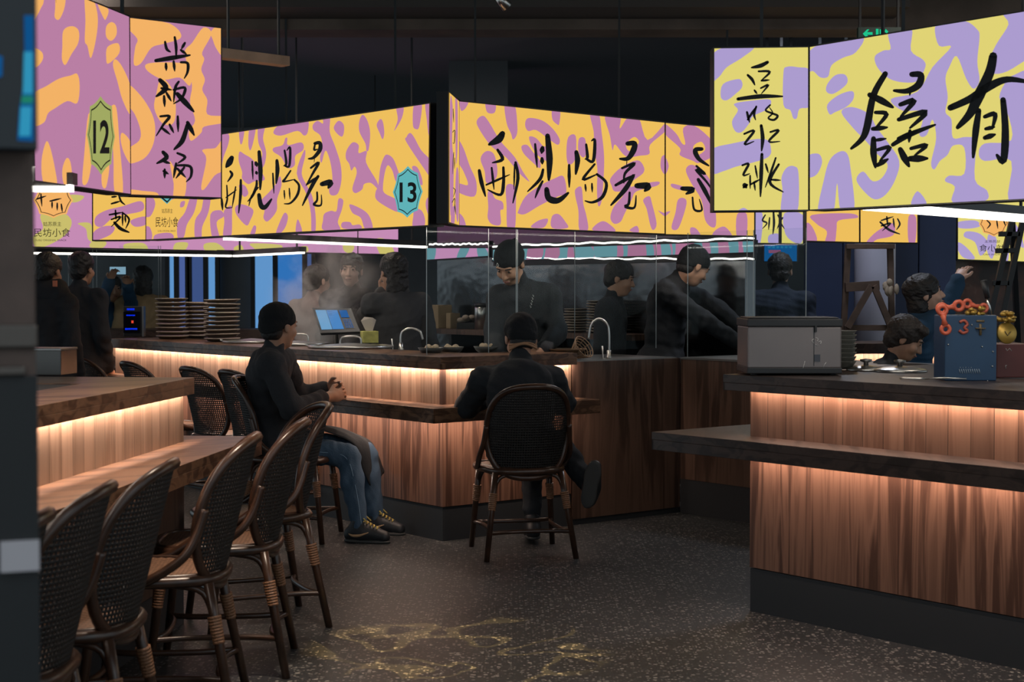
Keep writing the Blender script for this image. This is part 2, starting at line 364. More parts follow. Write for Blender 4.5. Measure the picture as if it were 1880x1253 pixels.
MB().prism(foot, ZK, .70).build('lower_panel', M_WALNUT, parent=mc)
MB().prism([(.004, .004), (BT, .004), (BT, .5), (.62, .5), (.62, AL-.01), (.004, AL-.01)], 0, ZK-.004).build('kick_plate', M_KICK, parent=mc)
MB().prism(foot, .71, .955).build('board_panel', M_PLANK, parent=mc)
led = MB().prism([(-OL, -OL), (.94, -OL), (.94, 0), (.02, .02), (0, AL+.05), (-OL, AL+.05)], .700, ZL)
lip(led, [(-OL, AL+.05), (-OL, -OL), (.94, -OL)], .012, ZLB, .70)
led.build('ledge', M_LEDGE, parent=mc, bevel=.0015)
top = MB().prism([(-OT, -OT), (BT+.01, -OT), (BT+.01, .33), (.40, .33), (.40, AL+.06), (-OT, AL+.06)], .955, ZT)
lip(top, [(-OT, AL+.06), (-OT, -OT), (BT+.01, -OT)], .012, ZB, .955)
top.build('countertop', M_LEDGE, parent=mc, bevel=.0015)
MB().prism([(.40, .33), (BT, .33), (BT, .62), (.66, .62), (.66, AL), (.40, AL)], .90, .972).build('worktop', M_DSTEEL, parent=mc)
MB().box(-.004, .02, -.004, .02, .735, .955).build('corner_strip', mat('corner_post_dark', (.09, .045, .03), .5), parent=mc)
def strip(parent, p, length, along, power, tilt=0., w=.008, name='led_strip'):
    """LED profile under an edge: an area lamp, light goes down (tilt leans it to the panel)"""
    if along == 'y': size = (w, length); rot = (0, tilt, 0)
    else: size = (length, w); rot = (-tilt, 0, 0)
    return area(name, p, size, power, WARM, rot, parent)
strip(mc, (-.022, AL/2, .950), AL, 'y', 26., -.25)
strip(mc, (BT/2, -.022, .950), BT, 'x', 6., -.25)
strip(mc, (-.125, AL/2-.1, .692), AL, 'y', 15., -.35)
strip(mc, (.38, -.125, .692), 1.05, 'x', 3.4, -.35)
# tall cabinet on the right wing, and the cabinet that closes the bay
sk = thing('sink_cabinet', 'tall shaded walnut cabinet beside the lit corner counter', 'cabinet', C0, YAW)
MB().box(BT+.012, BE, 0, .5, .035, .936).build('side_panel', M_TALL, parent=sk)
MB().box(BT+.012, BE+.02, .01, .5, 0, .035).build('kick_plate', M_KICK, parent=sk)
MB().box(BT+.02, BE-.01, .02, .6, .90, .942).build('worktop', M_DSTEEL, parent=sk)
bc = thing('bay_cabinet', 'dark walnut cabinet across the bay behind the empty ledge end', 'cabinet', C0, YAW)
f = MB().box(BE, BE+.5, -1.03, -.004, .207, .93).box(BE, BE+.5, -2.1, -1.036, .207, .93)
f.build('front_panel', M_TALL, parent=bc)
MB().box(BE+.004, BE+.5, -2.1, .0, 0, .207).build('kick_plate', M_KICK, parent=bc)
MB().box(BE-.004, BE+.5, -2.1, .0, .93, .942).build('top_edge', M_DSTEEL, parent=bc)
# right booth
rc = thing('side_counter', 'long walnut counter with two lit bands, grey food warmer standing on it', 'counter', R0, YAW)
RL = 3.6
footr = [(0, 0), (0, -RL), (.62, -RL), (.62, -.62), (1.9, -.62), (1.9, 0)]
MB().prism(footr, ZK, .70).build('lower_panel', M_WALNUT, parent=rc)
MB().prism([(.002, -.002), (.002, -RL), (.6, -RL), (.6, -.6), (1.8, -.6), (1.8, -.002)], 0, ZK-.004).build('kick_plate', M_KICK, parent=rc)
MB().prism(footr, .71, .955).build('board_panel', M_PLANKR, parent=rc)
ROL = .185
led = MB().prism([(-ROL, .40), (-ROL, -RL), (0.01, -RL), (.01, 0), (1.3, 0), (1.3, .40)], .700, ZL)
lip(led, [(1.3, .40), (-ROL, .40), (-ROL, -RL)], .012, ZLB, .70)
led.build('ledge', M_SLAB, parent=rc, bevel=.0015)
top = MB().prism([(-.06, .10), (-.06, -RL), (.62, -RL), (.62, -.62), (1.9, -.62), (1.9, .10)], .955, ZT)
lip(top, [(1.9, .10), (-.06, .10), (-.06, -RL)], .012, ZB, .955)
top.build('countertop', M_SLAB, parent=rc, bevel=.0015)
strip(rc, (-.030, -RL/2, .950), RL, 'y', 17., -.25)
strip(rc, (-.055, -RL/2, .692), RL, 'y', 13., -.15)
# left booth
lc = thing('near_counter', 'walnut counter with a lit board band, a row of empty rattan chairs along it', 'counter', L0, -LA)
LL = 4.6
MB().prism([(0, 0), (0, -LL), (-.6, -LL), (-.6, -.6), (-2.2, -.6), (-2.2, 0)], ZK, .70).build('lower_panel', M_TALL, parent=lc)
MB().prism([(-.003, -.003), (-.003, -LL), (-.5, -LL), (-.5, -.5), (-2.2, -.5), (-2.2, -.003)], 0, ZK-.004).build('kick_plate', M_KICK, parent=lc)
MB().prism([(0, 0), (0, -LL), (-.6, -LL), (-.6, -.6), (-2.2, -.6), (-2.2, 0)], .71, .955).build('board_panel', M_PLANK, parent=lc)
led = MB().prism([(.254, .254), (.254, -LL), (-.01, -LL), (-.01, 0), (-2.2, 0), (-2.2, .254)], .700, ZL)
lip(led, [(.254, -LL), (.254, .254), (-2.2, .254)], .012, ZLB, .70)
led.build('ledge', M_LEDGE, parent=lc, bevel=.0015)
top = MB().prism([(.035, .035), (.035, -LL), (-.26, -LL), (-.26, -.42), (-2.2, -.42), (-2.2, .035)], .955, ZT)
lip(top, [(.035, -LL), (.035, .035), (-2.2, .035)], .012, ZB, .955)
top.build('countertop', M_LEDGE, parent=lc, bevel=.0015)
MB().prism([(-.26, -.42), (-.26, -LL), (-.6, -LL), (-.6, -.6), (-2.2, -.6), (-2.2, -.42)], .9, .985).build('worktop', M_KICK, parent=lc)
strip(lc, (.016, -LL/2, .950), LL, 'y', 30., .25)
# far booth behind, its lit counter end shows between the chairs
fb0 = at(160, 640, 12.3); 
fc = thing('far_counter', 'lit walnut counter of the booth at the back, behind the dark-coated man', 'counter', (at(160, 640, 12.6)[0], 12.6, 0), .05)
MB().box(-1.5, 1.6, 0, .5, 0, .70).build('lower_panel', M_TALL, parent=fc)
MB().box(-1.5, 1.6, 0, .5, .71, .94).build('board_panel', M_PLANK, parent=fc)
MB().box(-1.5, 1.6, -.30, 0, .68, .733).build('ledge', M_LEDGE, parent=fc, bevel=.002)
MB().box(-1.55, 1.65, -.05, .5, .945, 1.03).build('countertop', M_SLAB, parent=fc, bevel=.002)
strip(fc, (0, -.03, .94), 3.0, 'x', 6., -.3)
# counter of the opposite booth seen past the man at the right booth
gc0 = at(1572, 660, 9.8)
gc = thing('rear_counter', 'lit walnut counter end behind the stacked bowls and the man looking down', 'counter', (gc0[0]-.05, 9.8, 0), .12)
MB().box(-.02, .8, 0, .4, 0, .945).build('board_panel', M_PLANK, parent=gc)
MB().box(-.05, .85, -.06, .45, .945, 1.01).build('countertop', M_SLAB, parent=gc, bevel=.002)
strip(gc, (.4, -.035, .94), .8, 'x', 2.2, -.3)
# ------------------------------------------------------------------ backlit signs
from mathutils.geometry import tessellate_polygon
C_YEL = emis('sign_yellow', '#eebf5d'); C_PUR = emis('sign_purple', '#b97fa4'); C_ORG = emis('sign_orange', '#f3b266'); C_PURL = emis('sign_plum', '#ba7fa7')
C_LIM = emis('sign_lime', '#e0d375'); C_LAV = emis('sign_lavender', '#ac9ccf'); C_PNK = emis('sign_pink', '#c58bb4'); C_LIME2 = emis('sign_olive_lime', '#c9bd6c')
C_TEAL = emis('badge_teal', '#5fb2b7'); C_OLV = emis('badge_olive', '#a1a962'); C_TEALD = emis('band_teal', '#64919a'); C_BPNK = emis('band_pink', '#a8708f')
C_INK = mat('ink_black', (.018, .022, .026), .8)
M_HOUS = mat('sign_housing', (.014, .015, .017), .6)
def clip(poly, quad):
    out = [np.array(p, float) for p in poly]; n = len(quad)
    cx = sum(q[0] for q in quad)/n; cy = sum(q[1] for q in quad)/n
    for i in range(n):
        a = np.array(quad[i], float); b = np.array(quad[(i+1) % n], float); d = b-a
        sg = d[0]*(cy-a[1])-d[1]*(cx-a[0]); sg = 1 if sg > 0 else -1
        side = lambda p: sg*(d[0]*(p[1]-a[1])-d[1]*(p[0]-a[0]))
        res = []
        for k in range(len(out)):
            p, q = out[k], out[(k+1) % len(out)]; sp, sq = side(p), side(q)
            if sp >= 0: res.append(p)
            if (sp >= 0) != (sq >= 0): res.append(p+(q-p)*(sp/(sp-sq)))
        out = res
        if len(out) < 3: return []
    return out
class Sheet:
    """flat artwork on a vertical plane (point q, normal n toward the viewer)"""
    def __init__(s, q, n): s.q = np.asarray(q, float); s.n = np.asarray(n, float)/np.linalg.norm(n); s.mb = MB()
    def P(s, p, lift): return tuple(onplane(p[0], p[1], s.q+s.n*lift, s.n))
    def poly(s, pts, mi, lift, quad=None):
        pts = [np.array(p, float) for p in pts]
        if quad is not None: pts = clip(pts, quad)
        if len(pts) < 3: return
        tri = tessellate_polygon([[Vector((p[0], p[1], 0)) for p in pts]])
        s.mb.add([s.P(p, lift) for p in pts], [tuple(t) for t in tri], mi)
    def blob(s, pts, T, mi, lift, quad): s.poly([T(p) for p in smooth_curve(pts, 4, True)], mi, lift, quad)
    def stroke(s, pts, w, T, mi, lift, quad=None, taper=(.75, 1.05, .35), ball=True):
        c = smooth_curve(pts, 5) if len(pts) > 2 else [np.array(pts[0], float)+(np.array(pts[1], float)-np.array(pts[0], float))*t for t in (0, .25, .5, .75, 1)]
        n = len(c); L = []; R = []
        for i in range(n):
            t = i/(n-1); f = taper[0]+(taper[1]-taper[0])*min(1, t*2.2) if t < .45 else taper[1]+(taper[2]-taper[1])*((t-.45)/.55)**1.5
            d = c[min(i+1, n-1)]-c[max(i-1, 0)]; d = d/(np.linalg.norm(d)+1e-9); nn = np.array([-d[1], d[0]])*w*f*.5
            L.append(c[i]+nn); R.append(c[i]-nn)
        for i in range(n-1): s.poly([T(L[i]), T(L[i+1]), T(R[i+1]), T(R[i])], mi, lift, quad)
        if ball:
            for p, f in ((c[0], taper[0]), (c[-1], taper[2])):
                s.poly([T(p+np.array([math.cos(a), math.sin(a)])*w*f*.5) for a in np.linspace(0, 2*math.pi, 9)[:-1]], mi, lift, quad)
    def text(s, txt, box, T, mi, lift, mirror=False, bold=0.):
        cu = bpy.data.curves.new('t', 'FONT'); cu.body = txt; cu.offset = bold; to = bpy.data.objects.new('t', cu); COL.objects.link(to)
        bpy.context.view_layer.update(); me = to.evaluated_get(bpy.context.evaluated_depsgraph_get()).to_mesh()
        v = np.array([x.co[:2] for x in me.vertices]); F = [tuple(p.vertices) for p in me.polygons]
        if len(v):
            lo, hi = v.min(0), v.max(0); x0, y0, x1, y1 = box
            u = (v-lo)/(hi-lo+1e-9)
            if mirror: u[:, 0] = 1-u[:, 0]
            s.mb.add([s.P(T((x0+(x1-x0)*a, y1-(y1-y0)*b)), lift) for a, b in u], F, mi)
        to.to_mesh_clear(); bpy.data.objects.remove(to); bpy.data.curves.remove(cu)
    def done(s, name, mats, parent): return s.mb.build(name, mats, parent, base=parent.location)
def face(sign, q, n, quad, base, blobs, T, mats, z=0.):
    """one lit face: base colour and the printed brush pattern"""
    sh = Sheet(q, n); sh.poly(quad, 0, .004+z)
    for mi, pts in blobs: sh.blob(pts, T, mi, .0055+z+.0008*mi, quad)
    return sh.done('lit_face', mats, sign)
def letters(sign, q, n, strokes, T, quad=None, name='character', taper=(.75, 1.05, .35), cuts=None, fat=1.12):
    """brush strokes, one part per written character (cuts: axis and limits between characters)"""
    gr = {}
    for w, pts in strokes:
        c = sum(p[cuts[0]] for p in pts)/len(pts) if cuts else 0
        gr.setdefault(sum(c > t for t in cuts[1]) if cuts else 0, []).append((w, pts))
    for k in sorted(gr):
        sh = Sheet(q, n)
        for w, pts in gr[k]: sh.stroke(pts, w*fat, T, 0, .010, quad, taper)
        sh.done(name, C_INK, sign)
def badge(sign, q, n, pts, T, col, txt, box, rim=.88):
    sh = Sheet(q, n); c = np.mean(np.array(pts, float), 0)
    def star(k):
        out = []
        m = len(pts)
        for i in range(m):
            a = np.array(pts[i], float); b = np.array(pts[(i+1) % m], float)
            for t in (0, .25, .5, .75): p = a+(b-a)*t; p = p+(c-p)*.045*4*t*(1-t); out.append(c+(p-c)*k)
        return out
    for k, mi, l in ((1.04, 0, .008), (rim+.045, 1, .0085), (rim, 0, .009), ): sh.poly([T(p) for p in star(k)], mi, l)
    for tx, bx in (zip(txt, box)): sh.text(tx, bx, T, 1, .0098, bold=.022)
    return sh.done('badge', [col, C_INK], sign)
def hous(sign, faces, t=.10):
    """dark box behind each face: (plane point, normal, quad in picture directions)"""
    mb = MB()
    for q, n, quad in faces:
        n = np.asarray(n, float); sh = Sheet(q, n)
        cx = sum(p[0] for p in quad)/4; cy = sum(p[1] for p in quad)/4
        fr = [np.array(sh.P((p[0]+(2.2 if p[0] > cx else -2.2), p[1]+(2.4 if p[1] > cy else -2.4)), 0)) for p in quad]
        bk = [p-n*t for p in fr]
        mb.add(fr+bk, [(0, 1, 2, 3), (7, 6, 5, 4), (0, 4, 5, 1), (1, 5, 6, 2), (2, 6, 7, 3), (3, 7, 4, 0)])
    return mb.build('housing', M_HOUS, sign, base=sign.location)
M_ROD = mat('rod_black', (.045, .05, .053), .9)
def hanger(sign, pts, ztop=3.3, z0=2.36):
    for x, y in pts:
        MB().box(x-.006, x+.006, y-.006, y+.006, z0-.06, ztop).build('hanger_rod', M_ROD, sign, base=sign.location)
T1 = lambda p: (p[0]*.37510, p[1]*.37510)
T2 = lambda p: (400+p[0]*.24741, 170+p[1]*.24741)
T3 = lambda p: (780+p[0]*.32979, 150+p[1]*.32979)
T4 = lambda p: (1300+p[0]*.34320, p[1]*.34320)
I = lambda p: p
nL, nR = -uR, -uL       # normals of the corner booth's two faces
# ---- sign over the near counter: number 12 and the rice-pot menu
k0 = at(238, 357, 5.79); k1 = at(64, 332, 5.06); dA = (k0-k1)[:2]; dA = dA/np.linalg.norm(dA); nA = np.array([dA[1], -dA[0], 0])
qA = np.array([k0[0], k0[1], 0]); qB = qA
SG12 = thing('light_box_sign', 'purple and orange backlit sign with number 12 and four brushed characters, over the near counter', 'sign', (k0[0], k0[1], 1.69))
quA = [(58, -42), (237, 31), (239.5, 356), (65, 331)]; quB = [(239, 33), (405.5, 52), (405.5, 362.5), (241, 357)]
face(SG12, qA, nA, quA, 0, [(1, p) for p in (
    [(120, -110), (215, -110), (215, 0), (200, 40), (165, 105), (158, 60), (140, 0)], [(275, -20), (318, -20), (315, 40), (290, 95), (268, 85), (270, 40)],
    [(415, -30), (450, -20), (475, 55), (478, 130), (462, 230), (443, 285), (428, 225), (415, 200), (418, 100)], [(478, 15), (530, 45), (520, 90), (508, 90)],
    [(545, 108), (568, 125), (570, 170), (545, 200), (520, 180), (520, 130)], [(526, 230), (578, 212), (583, 262), (530, 312), (520, 285)],
    [(310, 150), (352, 128), (385, 150), (383, 210), (350, 265), (320, 318), (303, 290), (305, 230)], [(160, 237), (205, 255), (208, 295), (170, 330)],
    [(160, 470), (230, 420), (290, 385), (345, 370), (378, 362), (390, 420), (378, 505), (330, 495), (270, 530), (235, 555), (215, 600), (160, 610)],
    [(225, 695), (245, 720), (270, 830), (276, 910), (215, 900), (203, 790)], [(325, 775), (345, 795), (355, 890), (345, 920), (312, 900), (305, 830)],
    [(432, 560), (460, 600), (450, 780), (430, 890), (403, 895), (412, 760)], [(545, 520), (570, 530), (585, 700), (602, 940), (560, 935), (555, 760), (540, 560)],
    [(500, 845), (535, 810), (520, 915), (500, 910)], [(565, 290), (600, 330), (640, 430), (640, 560), (600, 490), (575, 400), (553, 320)], [(600, 650), (640, 700), (640, 800), (605, 745), (590, 680)])], T1, [C_PUR, C_ORG])
face(SG12, qB, nR, quB, 0, [(1, p) for p in (
    [(620, 70), (790, 105), (840, 120), (880, 155), (880, 190), (800, 215), (740, 235), (690, 310), (655, 315), (662, 230), (672, 190), (620, 130)],
    [(995, 135), (1035, 165), (990, 255), (1000, 290), (985, 340), (1003, 390), (990, 440), (1015, 490), (1015, 560), (1100, 570), (1100, 600), (1000, 620), (985, 650), (935, 690), (925, 640), (955, 590), (930, 500), (940, 420), (920, 330), (905, 250), (940, 210)],
    [(1030, 160), (1060, 130), (1100, 150), (1100, 280), (1060, 240), (1040, 190)], [(715, 315), (790, 305), (900, 310), (940, 330), (930, 420), (880, 380), (800, 390), (725, 350)],
    [(790, 380), (850, 450), (860, 560), (840, 610), (790, 600), (755, 530), (765, 460)],
    [(620, 410), (690, 470), (745, 560), (760, 640), (745, 720), (700, 780), (620, 800), (630, 730), (680, 690), (688, 640), (660, 560), (620, 500)],
    [(1100, 680), (1060, 720), (1045, 727), (990, 735), (1010, 780), (985, 910), (1000, 927), (1050, 860), (1100, 820)], [(830, 790), (860, 830), (910, 870), (900, 970), (850, 970), (850, 900)],
    [(620, 930), (700, 935), (770, 945), (760, 980), (620, 980)])], T1, [C_PUR, C_ORG])
badge(SG12, qA, nA, [(492, 478), (546, 526), (560, 670), (543, 798), (495, 849), (447, 798), (427, 660), (442, 526)], T1, C_OLV, ['12'], [(456, 588, 536, 752)])
letters(SG12, qB, nR, [(11, a) for a in ([(808, 205), (816, 240), (835, 255)], [(855, 182), (862, 230), (862, 285)], [(905, 210), (888, 240)], [(885, 245), (912, 265)], [(812, 312), (814, 345)], [(850, 300), (855, 348)], [(885, 305), (918, 310), (918, 352), (902, 384)],
    [(790, 432), (840, 440)], [(803, 470), (806, 522)], [(815, 455), (838, 495)], [(875, 400), (858, 430), (850, 500)], [(850, 440), (905, 430), (890, 480), (850, 508)], [(785, 570), (830, 570), (800, 610), (765, 665)], [(790, 625), (832, 658)], [(870, 570), (872, 645)], [(830, 610), (850, 650)],
    [(800, 790), (832, 800)], [(806, 830), (806, 872)], [(800, 838), (824, 852)], [(868, 750), (906, 770), (870, 800)], [(862, 800), (850, 870)], [(862, 810), (930, 815), (935, 862), (912, 890)], [(868, 826), (908, 868)], [(902, 820), (862, 872)])]
    + [(17, [(763, 297), (840, 284), (930, 270)]), (20, [(783, 392), (812, 432), (765, 472)]), (20, [(868, 460), (905, 500), (948, 546)]), (18, [(918, 610), (892, 690), (852, 732)]), (17, [(918, 600), (950, 662)]), (17, [(798, 745), (815, 772), (768, 800)])], T1, cuts=(1, (386, 552, 738)), fat=1.35)
hous(SG12, [(qA, nA, quA), (qB, nR, quB)])
hanger(SG12, [(k1[0]+dA[0]*.15+.0, k1[1]+.15), (k0[0]-.03, k0[1]+.03)])
# ---- corner booth, left-hand face: number 13
qM = C0
SG13 = thing('light_box_sign', 'long yellow sign with purple brush pattern and a turquoise badge reading 13', 'sign', (at(788, 413, 8.32)[0], 8.32, 1.69))
qu13 = [(268.5, 268), (788, 190.5), (785.5, 413.5), (268.5, 440)]
B13 = [(1, p) for p in (
    [(20, 300), (80, 310), (78, 380), (42, 480), (20, 570)], [(158, 270), (198, 262), (182, 370), (165, 375)], [(235, 262), (280, 255), (262, 370), (240, 430), (226, 380)],
    [(300, 255), (350, 245), (335, 340), (358, 440), (350, 520), (328, 560), (315, 520), (330, 450), (300, 370)],
    [(160, 440), (200, 460), (260, 500), (330, 600), (345, 650), (270, 660), (225, 680), (180, 640), (180, 590), (155, 510)],
    [(412, 300), (450, 245), (560, 220), (665, 200), (668, 290), (640, 320), (590, 285), (470, 320)], [(415, 410), (480, 390), (500, 340), (516, 340), (520, 390), (610, 370), (636, 390), (630, 430), (575, 470), (570, 540), (520, 560), (470, 480), (412, 440)],
    [(705, 240), (740, 210), (780, 230), (780, 170), (832, 170), (830, 290), (870, 400), (910, 530), (917, 650), (890, 750), (840, 762), (825, 720), (850, 650), (835, 520), (800, 430), (770, 520), (758, 480), (775, 400), (760, 320), (710, 280)],
    [(895, 210), (932, 235), (936, 290), (920, 328), (880, 300), (860, 258)], [(1075, 165), (1110, 210), (1130, 300), (1120, 420), (1102, 432), (1095, 380), (1050, 290), (1050, 210)],
    [(1205, 197), (1225, 220), (1235, 300), (1222, 347), (1200, 300), (1178, 240)], [(1325, 110), (1377, 100), (1365, 190), (1308, 285), (1335, 200)], [(1455, 90), (1514, 80), (1495, 250), (1470, 272), (1447, 240)], [(1540, 80), (1590, 70), (1590, 330), (1565, 320), (1550, 200)],
    [(955, 430), (1000, 370), (1045, 390), (1045, 450), (1105, 435), (1100, 520), (1180, 660), (1192, 720), (1160, 690), (1130, 670), (1085, 680), (1070, 720), (1020, 747), (998, 710), (1030, 600), (1015, 550), (990, 580), (975, 530), (950, 490)],
    [(1190, 690), (1205, 560), (1235, 475), (1262, 462), (1300, 490), (1330, 560), (1352, 640), (1320, 660), (1295, 580), (1262, 540), (1240, 590), (1225, 700), (1240, 750), (1330, 800), (1340, 880), (1290, 870), (1180, 800), (1170, 740)],
    [(1400, 330), (1425, 300), (1455, 330), (1510, 430), (1590, 520), (1590, 640), (1540, 580), (1400, 370)], [(1440, 555), (1480, 555), (1515, 640), (1515, 690), (1480, 650)], [(1460, 865), (1510, 875), (1537, 940), (1525, 1000), (1448, 1000), (1450, 920)], [(1550, 790), (1590, 780), (1590, 960), (1545, 860)],
    [(640, 430), (648, 470), (622, 600), (660, 690), (700, 770), (724, 900), (724, 1030), (695, 1040), (690, 900), (660, 760), (585, 600)],
    [(780, 950), (790, 900), (840, 878), (880, 880), (895, 790), (930, 800), (920, 870), (890, 960), (905, 1020), (780, 1020)], [(975, 835), (1010, 838), (1090, 880), (1130, 930), (1148, 1010), (1090, 1010), (1060, 930), (1000, 895)], [(922, 965), (980, 962), (1000, 985), (1050, 980), (1062, 1010), (930, 1010)],
    [(495, 893), (520, 920), (505, 990), (470, 1040), (430, 1050), (460, 960)], [(592, 940), (625, 1030), (578, 1040)], [(330, 790), (380, 740), (430, 680), (460, 620), (472, 690), (440, 790), (435, 880), (370, 957), (338, 930), (345, 870), (308, 830)],
    [(45, 880), (100, 840), (105, 920), (98, 1070), (40, 1070), (48, 960)], [(130, 850), (180, 830), (262, 870), (240, 950), (210, 987), (140, 910)], [(155, 690), (200, 690), (226, 750), (190, 772)], [(265, 990), (285, 1000), (270, 1060), (238, 1060)])]
B13 += [(1, [((x*.3751-400)/.24741, (y*.3751-170)/.24741) for x, y in p]) for p in (((700, 980), (740, 960), (760, 1000), (735, 1060), (700, 1050)), ((700, 1120), (730, 1110), (745, 1150), (735, 1185), (700, 1190)), ((870, 1090), (905, 1040), (935, 960), (965, 965), (950, 1040), (915, 1100), (900, 1160), (870, 1165)),
    ((955, 1080), (985, 1030), (1000, 960), (1030, 960), (1020, 1040), (990, 1110), (985, 1170), (955, 1170)), ((1030, 1050), (1080, 1030), (1095, 1060), (1060, 1090), (1075, 1170), (1040, 1170)), ((800, 960), (860, 955), (850, 975), (815, 980)), ((760, 1150), (830, 1140), (850, 1165), (800, 1190), (755, 1185)), ((885, 990), (905, 985), (900, 1010), (882, 1015)))]
face(SG13, qM, nL, qu13, 0, B13, T2, [C_YEL, C_PURL])
badge(SG13, qM, nL, [(1410, 553), (1482, 602), (1516, 735), (1480, 870), (1405, 922), (1336, 880), (1302, 740), (1336, 610)], T2, C_TEAL, ['13'], [(1348, 666, 1474, 816)])
INK13 = [(33, [(103, 485), (85, 520), (62, 553)]), (15, [(92, 585), (105, 612), (72, 662)]), (14, [(28, 790), (35, 872)]), (10, [(66, 690), (70, 790), (58, 852), (106, 855)]), (8, [(60, 780), (140, 722)]), (10, [(132, 700), (106, 852)]), (16, [(170, 650), (168, 760), (154, 895)]),
    (24, [(306, 440), (316, 580), (314, 720)]), (11, [(255, 512), (260, 645)]), (20, [(282, 520), (290, 548)]), (17, [(285, 590), (290, 608)]), (15, [(288, 655), (285, 700), (255, 770), (222, 808)]), (10, [(300, 705), (250, 770), (230, 842)]), (27, [(305, 760), (320, 838), (352, 850), (398, 792)]),
    (22, [(438, 505), (442, 580), (432, 675)]), (11, [(408, 600), (416, 748)]), (14, [(495, 430), (508, 525), (488, 545)]), (14, [(500, 545), (530, 542), (536, 410), (512, 430)]), (12, [(540, 580), (500, 640), (486, 662), (570, 645)]), (14, [(568, 648), (602, 690), (590, 760), (540, 820), (492, 826)]), (9, [(492, 728), (496, 792)]), (9, [(530, 712), (535, 792)]),
    (22, [(720, 378), (757, 375), (757, 425), (712, 482), (672, 492)]), (12, [(722, 380), (715, 425), (740, 420)]), (4, [(718, 480), (714, 522)]), (15, [(690, 560), (748, 520), (705, 600), (655, 690)]), (15, [(662, 680), (750, 620)]), (20, [(744, 622), (700, 690), (628, 838)]), (32, [(772, 680), (835, 668), (820, 708)]), (13, [(736, 740), (736, 800), (712, 832), (765, 836), (768, 760)])]
letters(SG13, qM, nL, INK13, T2, cuts=(0, (190, 402, 615)), fat=1.4)
sh = Sheet(qM, nL)
for txt, bx in (('姑苏原主', (792, 1022, 845, 1044)), ('民坊小食', (762, 1062, 872, 1112)), ('GUSU ORIGINAL SNACK', (772, 1127, 860, 1135))): sh.text(txt, bx, T1, 0, .010)
sh.done('lettering', C_INK, SG13)
sh = Sheet(qM, nL); sh.poly([T1(p) for p in ((770, 935), (860, 935), (850, 965), (818, 1000), (782, 968))], 0, .009); sh.poly([T1(p) for p in ((776, 935), (782, 964), (818, 994), (848, 962), (854, 935), (848, 935), (842, 960), (818, 985), (788, 960), (784, 935))], 1, .0095); sh.done('badge_tip', [C_TEAL, C_INK], SG13)
hous(SG13, [(qM, nL, qu13)])
hanger(SG13, [tuple((ab(t, .04))[:2]) for t in (.5, 1.7, 3.0)])
# frontal end board of the same run: noodle menu
yE = onplane(268.5, 440, qM, nL)[1]; qE = np.array([0, yE, 0]); nF = np.array([0, -1., 0])
SGN = thing('light_box_sign', 'small yellow menu board with two brushed characters under the number 12 sign', 'sign', tuple(at(220, 440, yE)*[1, 1, 0]+[0, 0, 1.70]))
quN = [(171, 262), (267, 262), (267, 440), (171, 440.5)]
face(SGN, qE, nF, quN, 0, [(1, p) for p in ([(470, 1060), (520, 1030), (600, 1010), (690, 985), (700, 1030), (620, 1050), (560, 1060), (500, 1110), (465, 1100)], [(456, 1140), (500, 1110), (560, 1110), (540, 1150), (456, 1180)], [(640, 1080), (713, 1060), (713, 1100), (660, 1110)])], T1, [C_YEL, C_PURL])
letters(SGN, qE, nF, [(9, a) for a in ([(548, 965), (572, 962)], [(545, 998), (590, 985)], [(580, 950), (592, 985), (612, 1003)], [(565, 1030), (568, 1075)], [(535, 1052), (600, 1040)], [(545, 1075), (590, 1062), (545, 1110)], [(600, 1040), (600, 1105)], [(605, 1045), (632, 1075), (615, 1120)], [(612, 1060), (615, 1090)])] + [(15, [(560, 1090), (590, 1120), (632, 1138)])], T1, cuts=(1, (1010,)))
hous(SGN, [(qE, nF, quN)]); hanger(SGN, [(at(220, 440, yE)[0], yE+.05)])
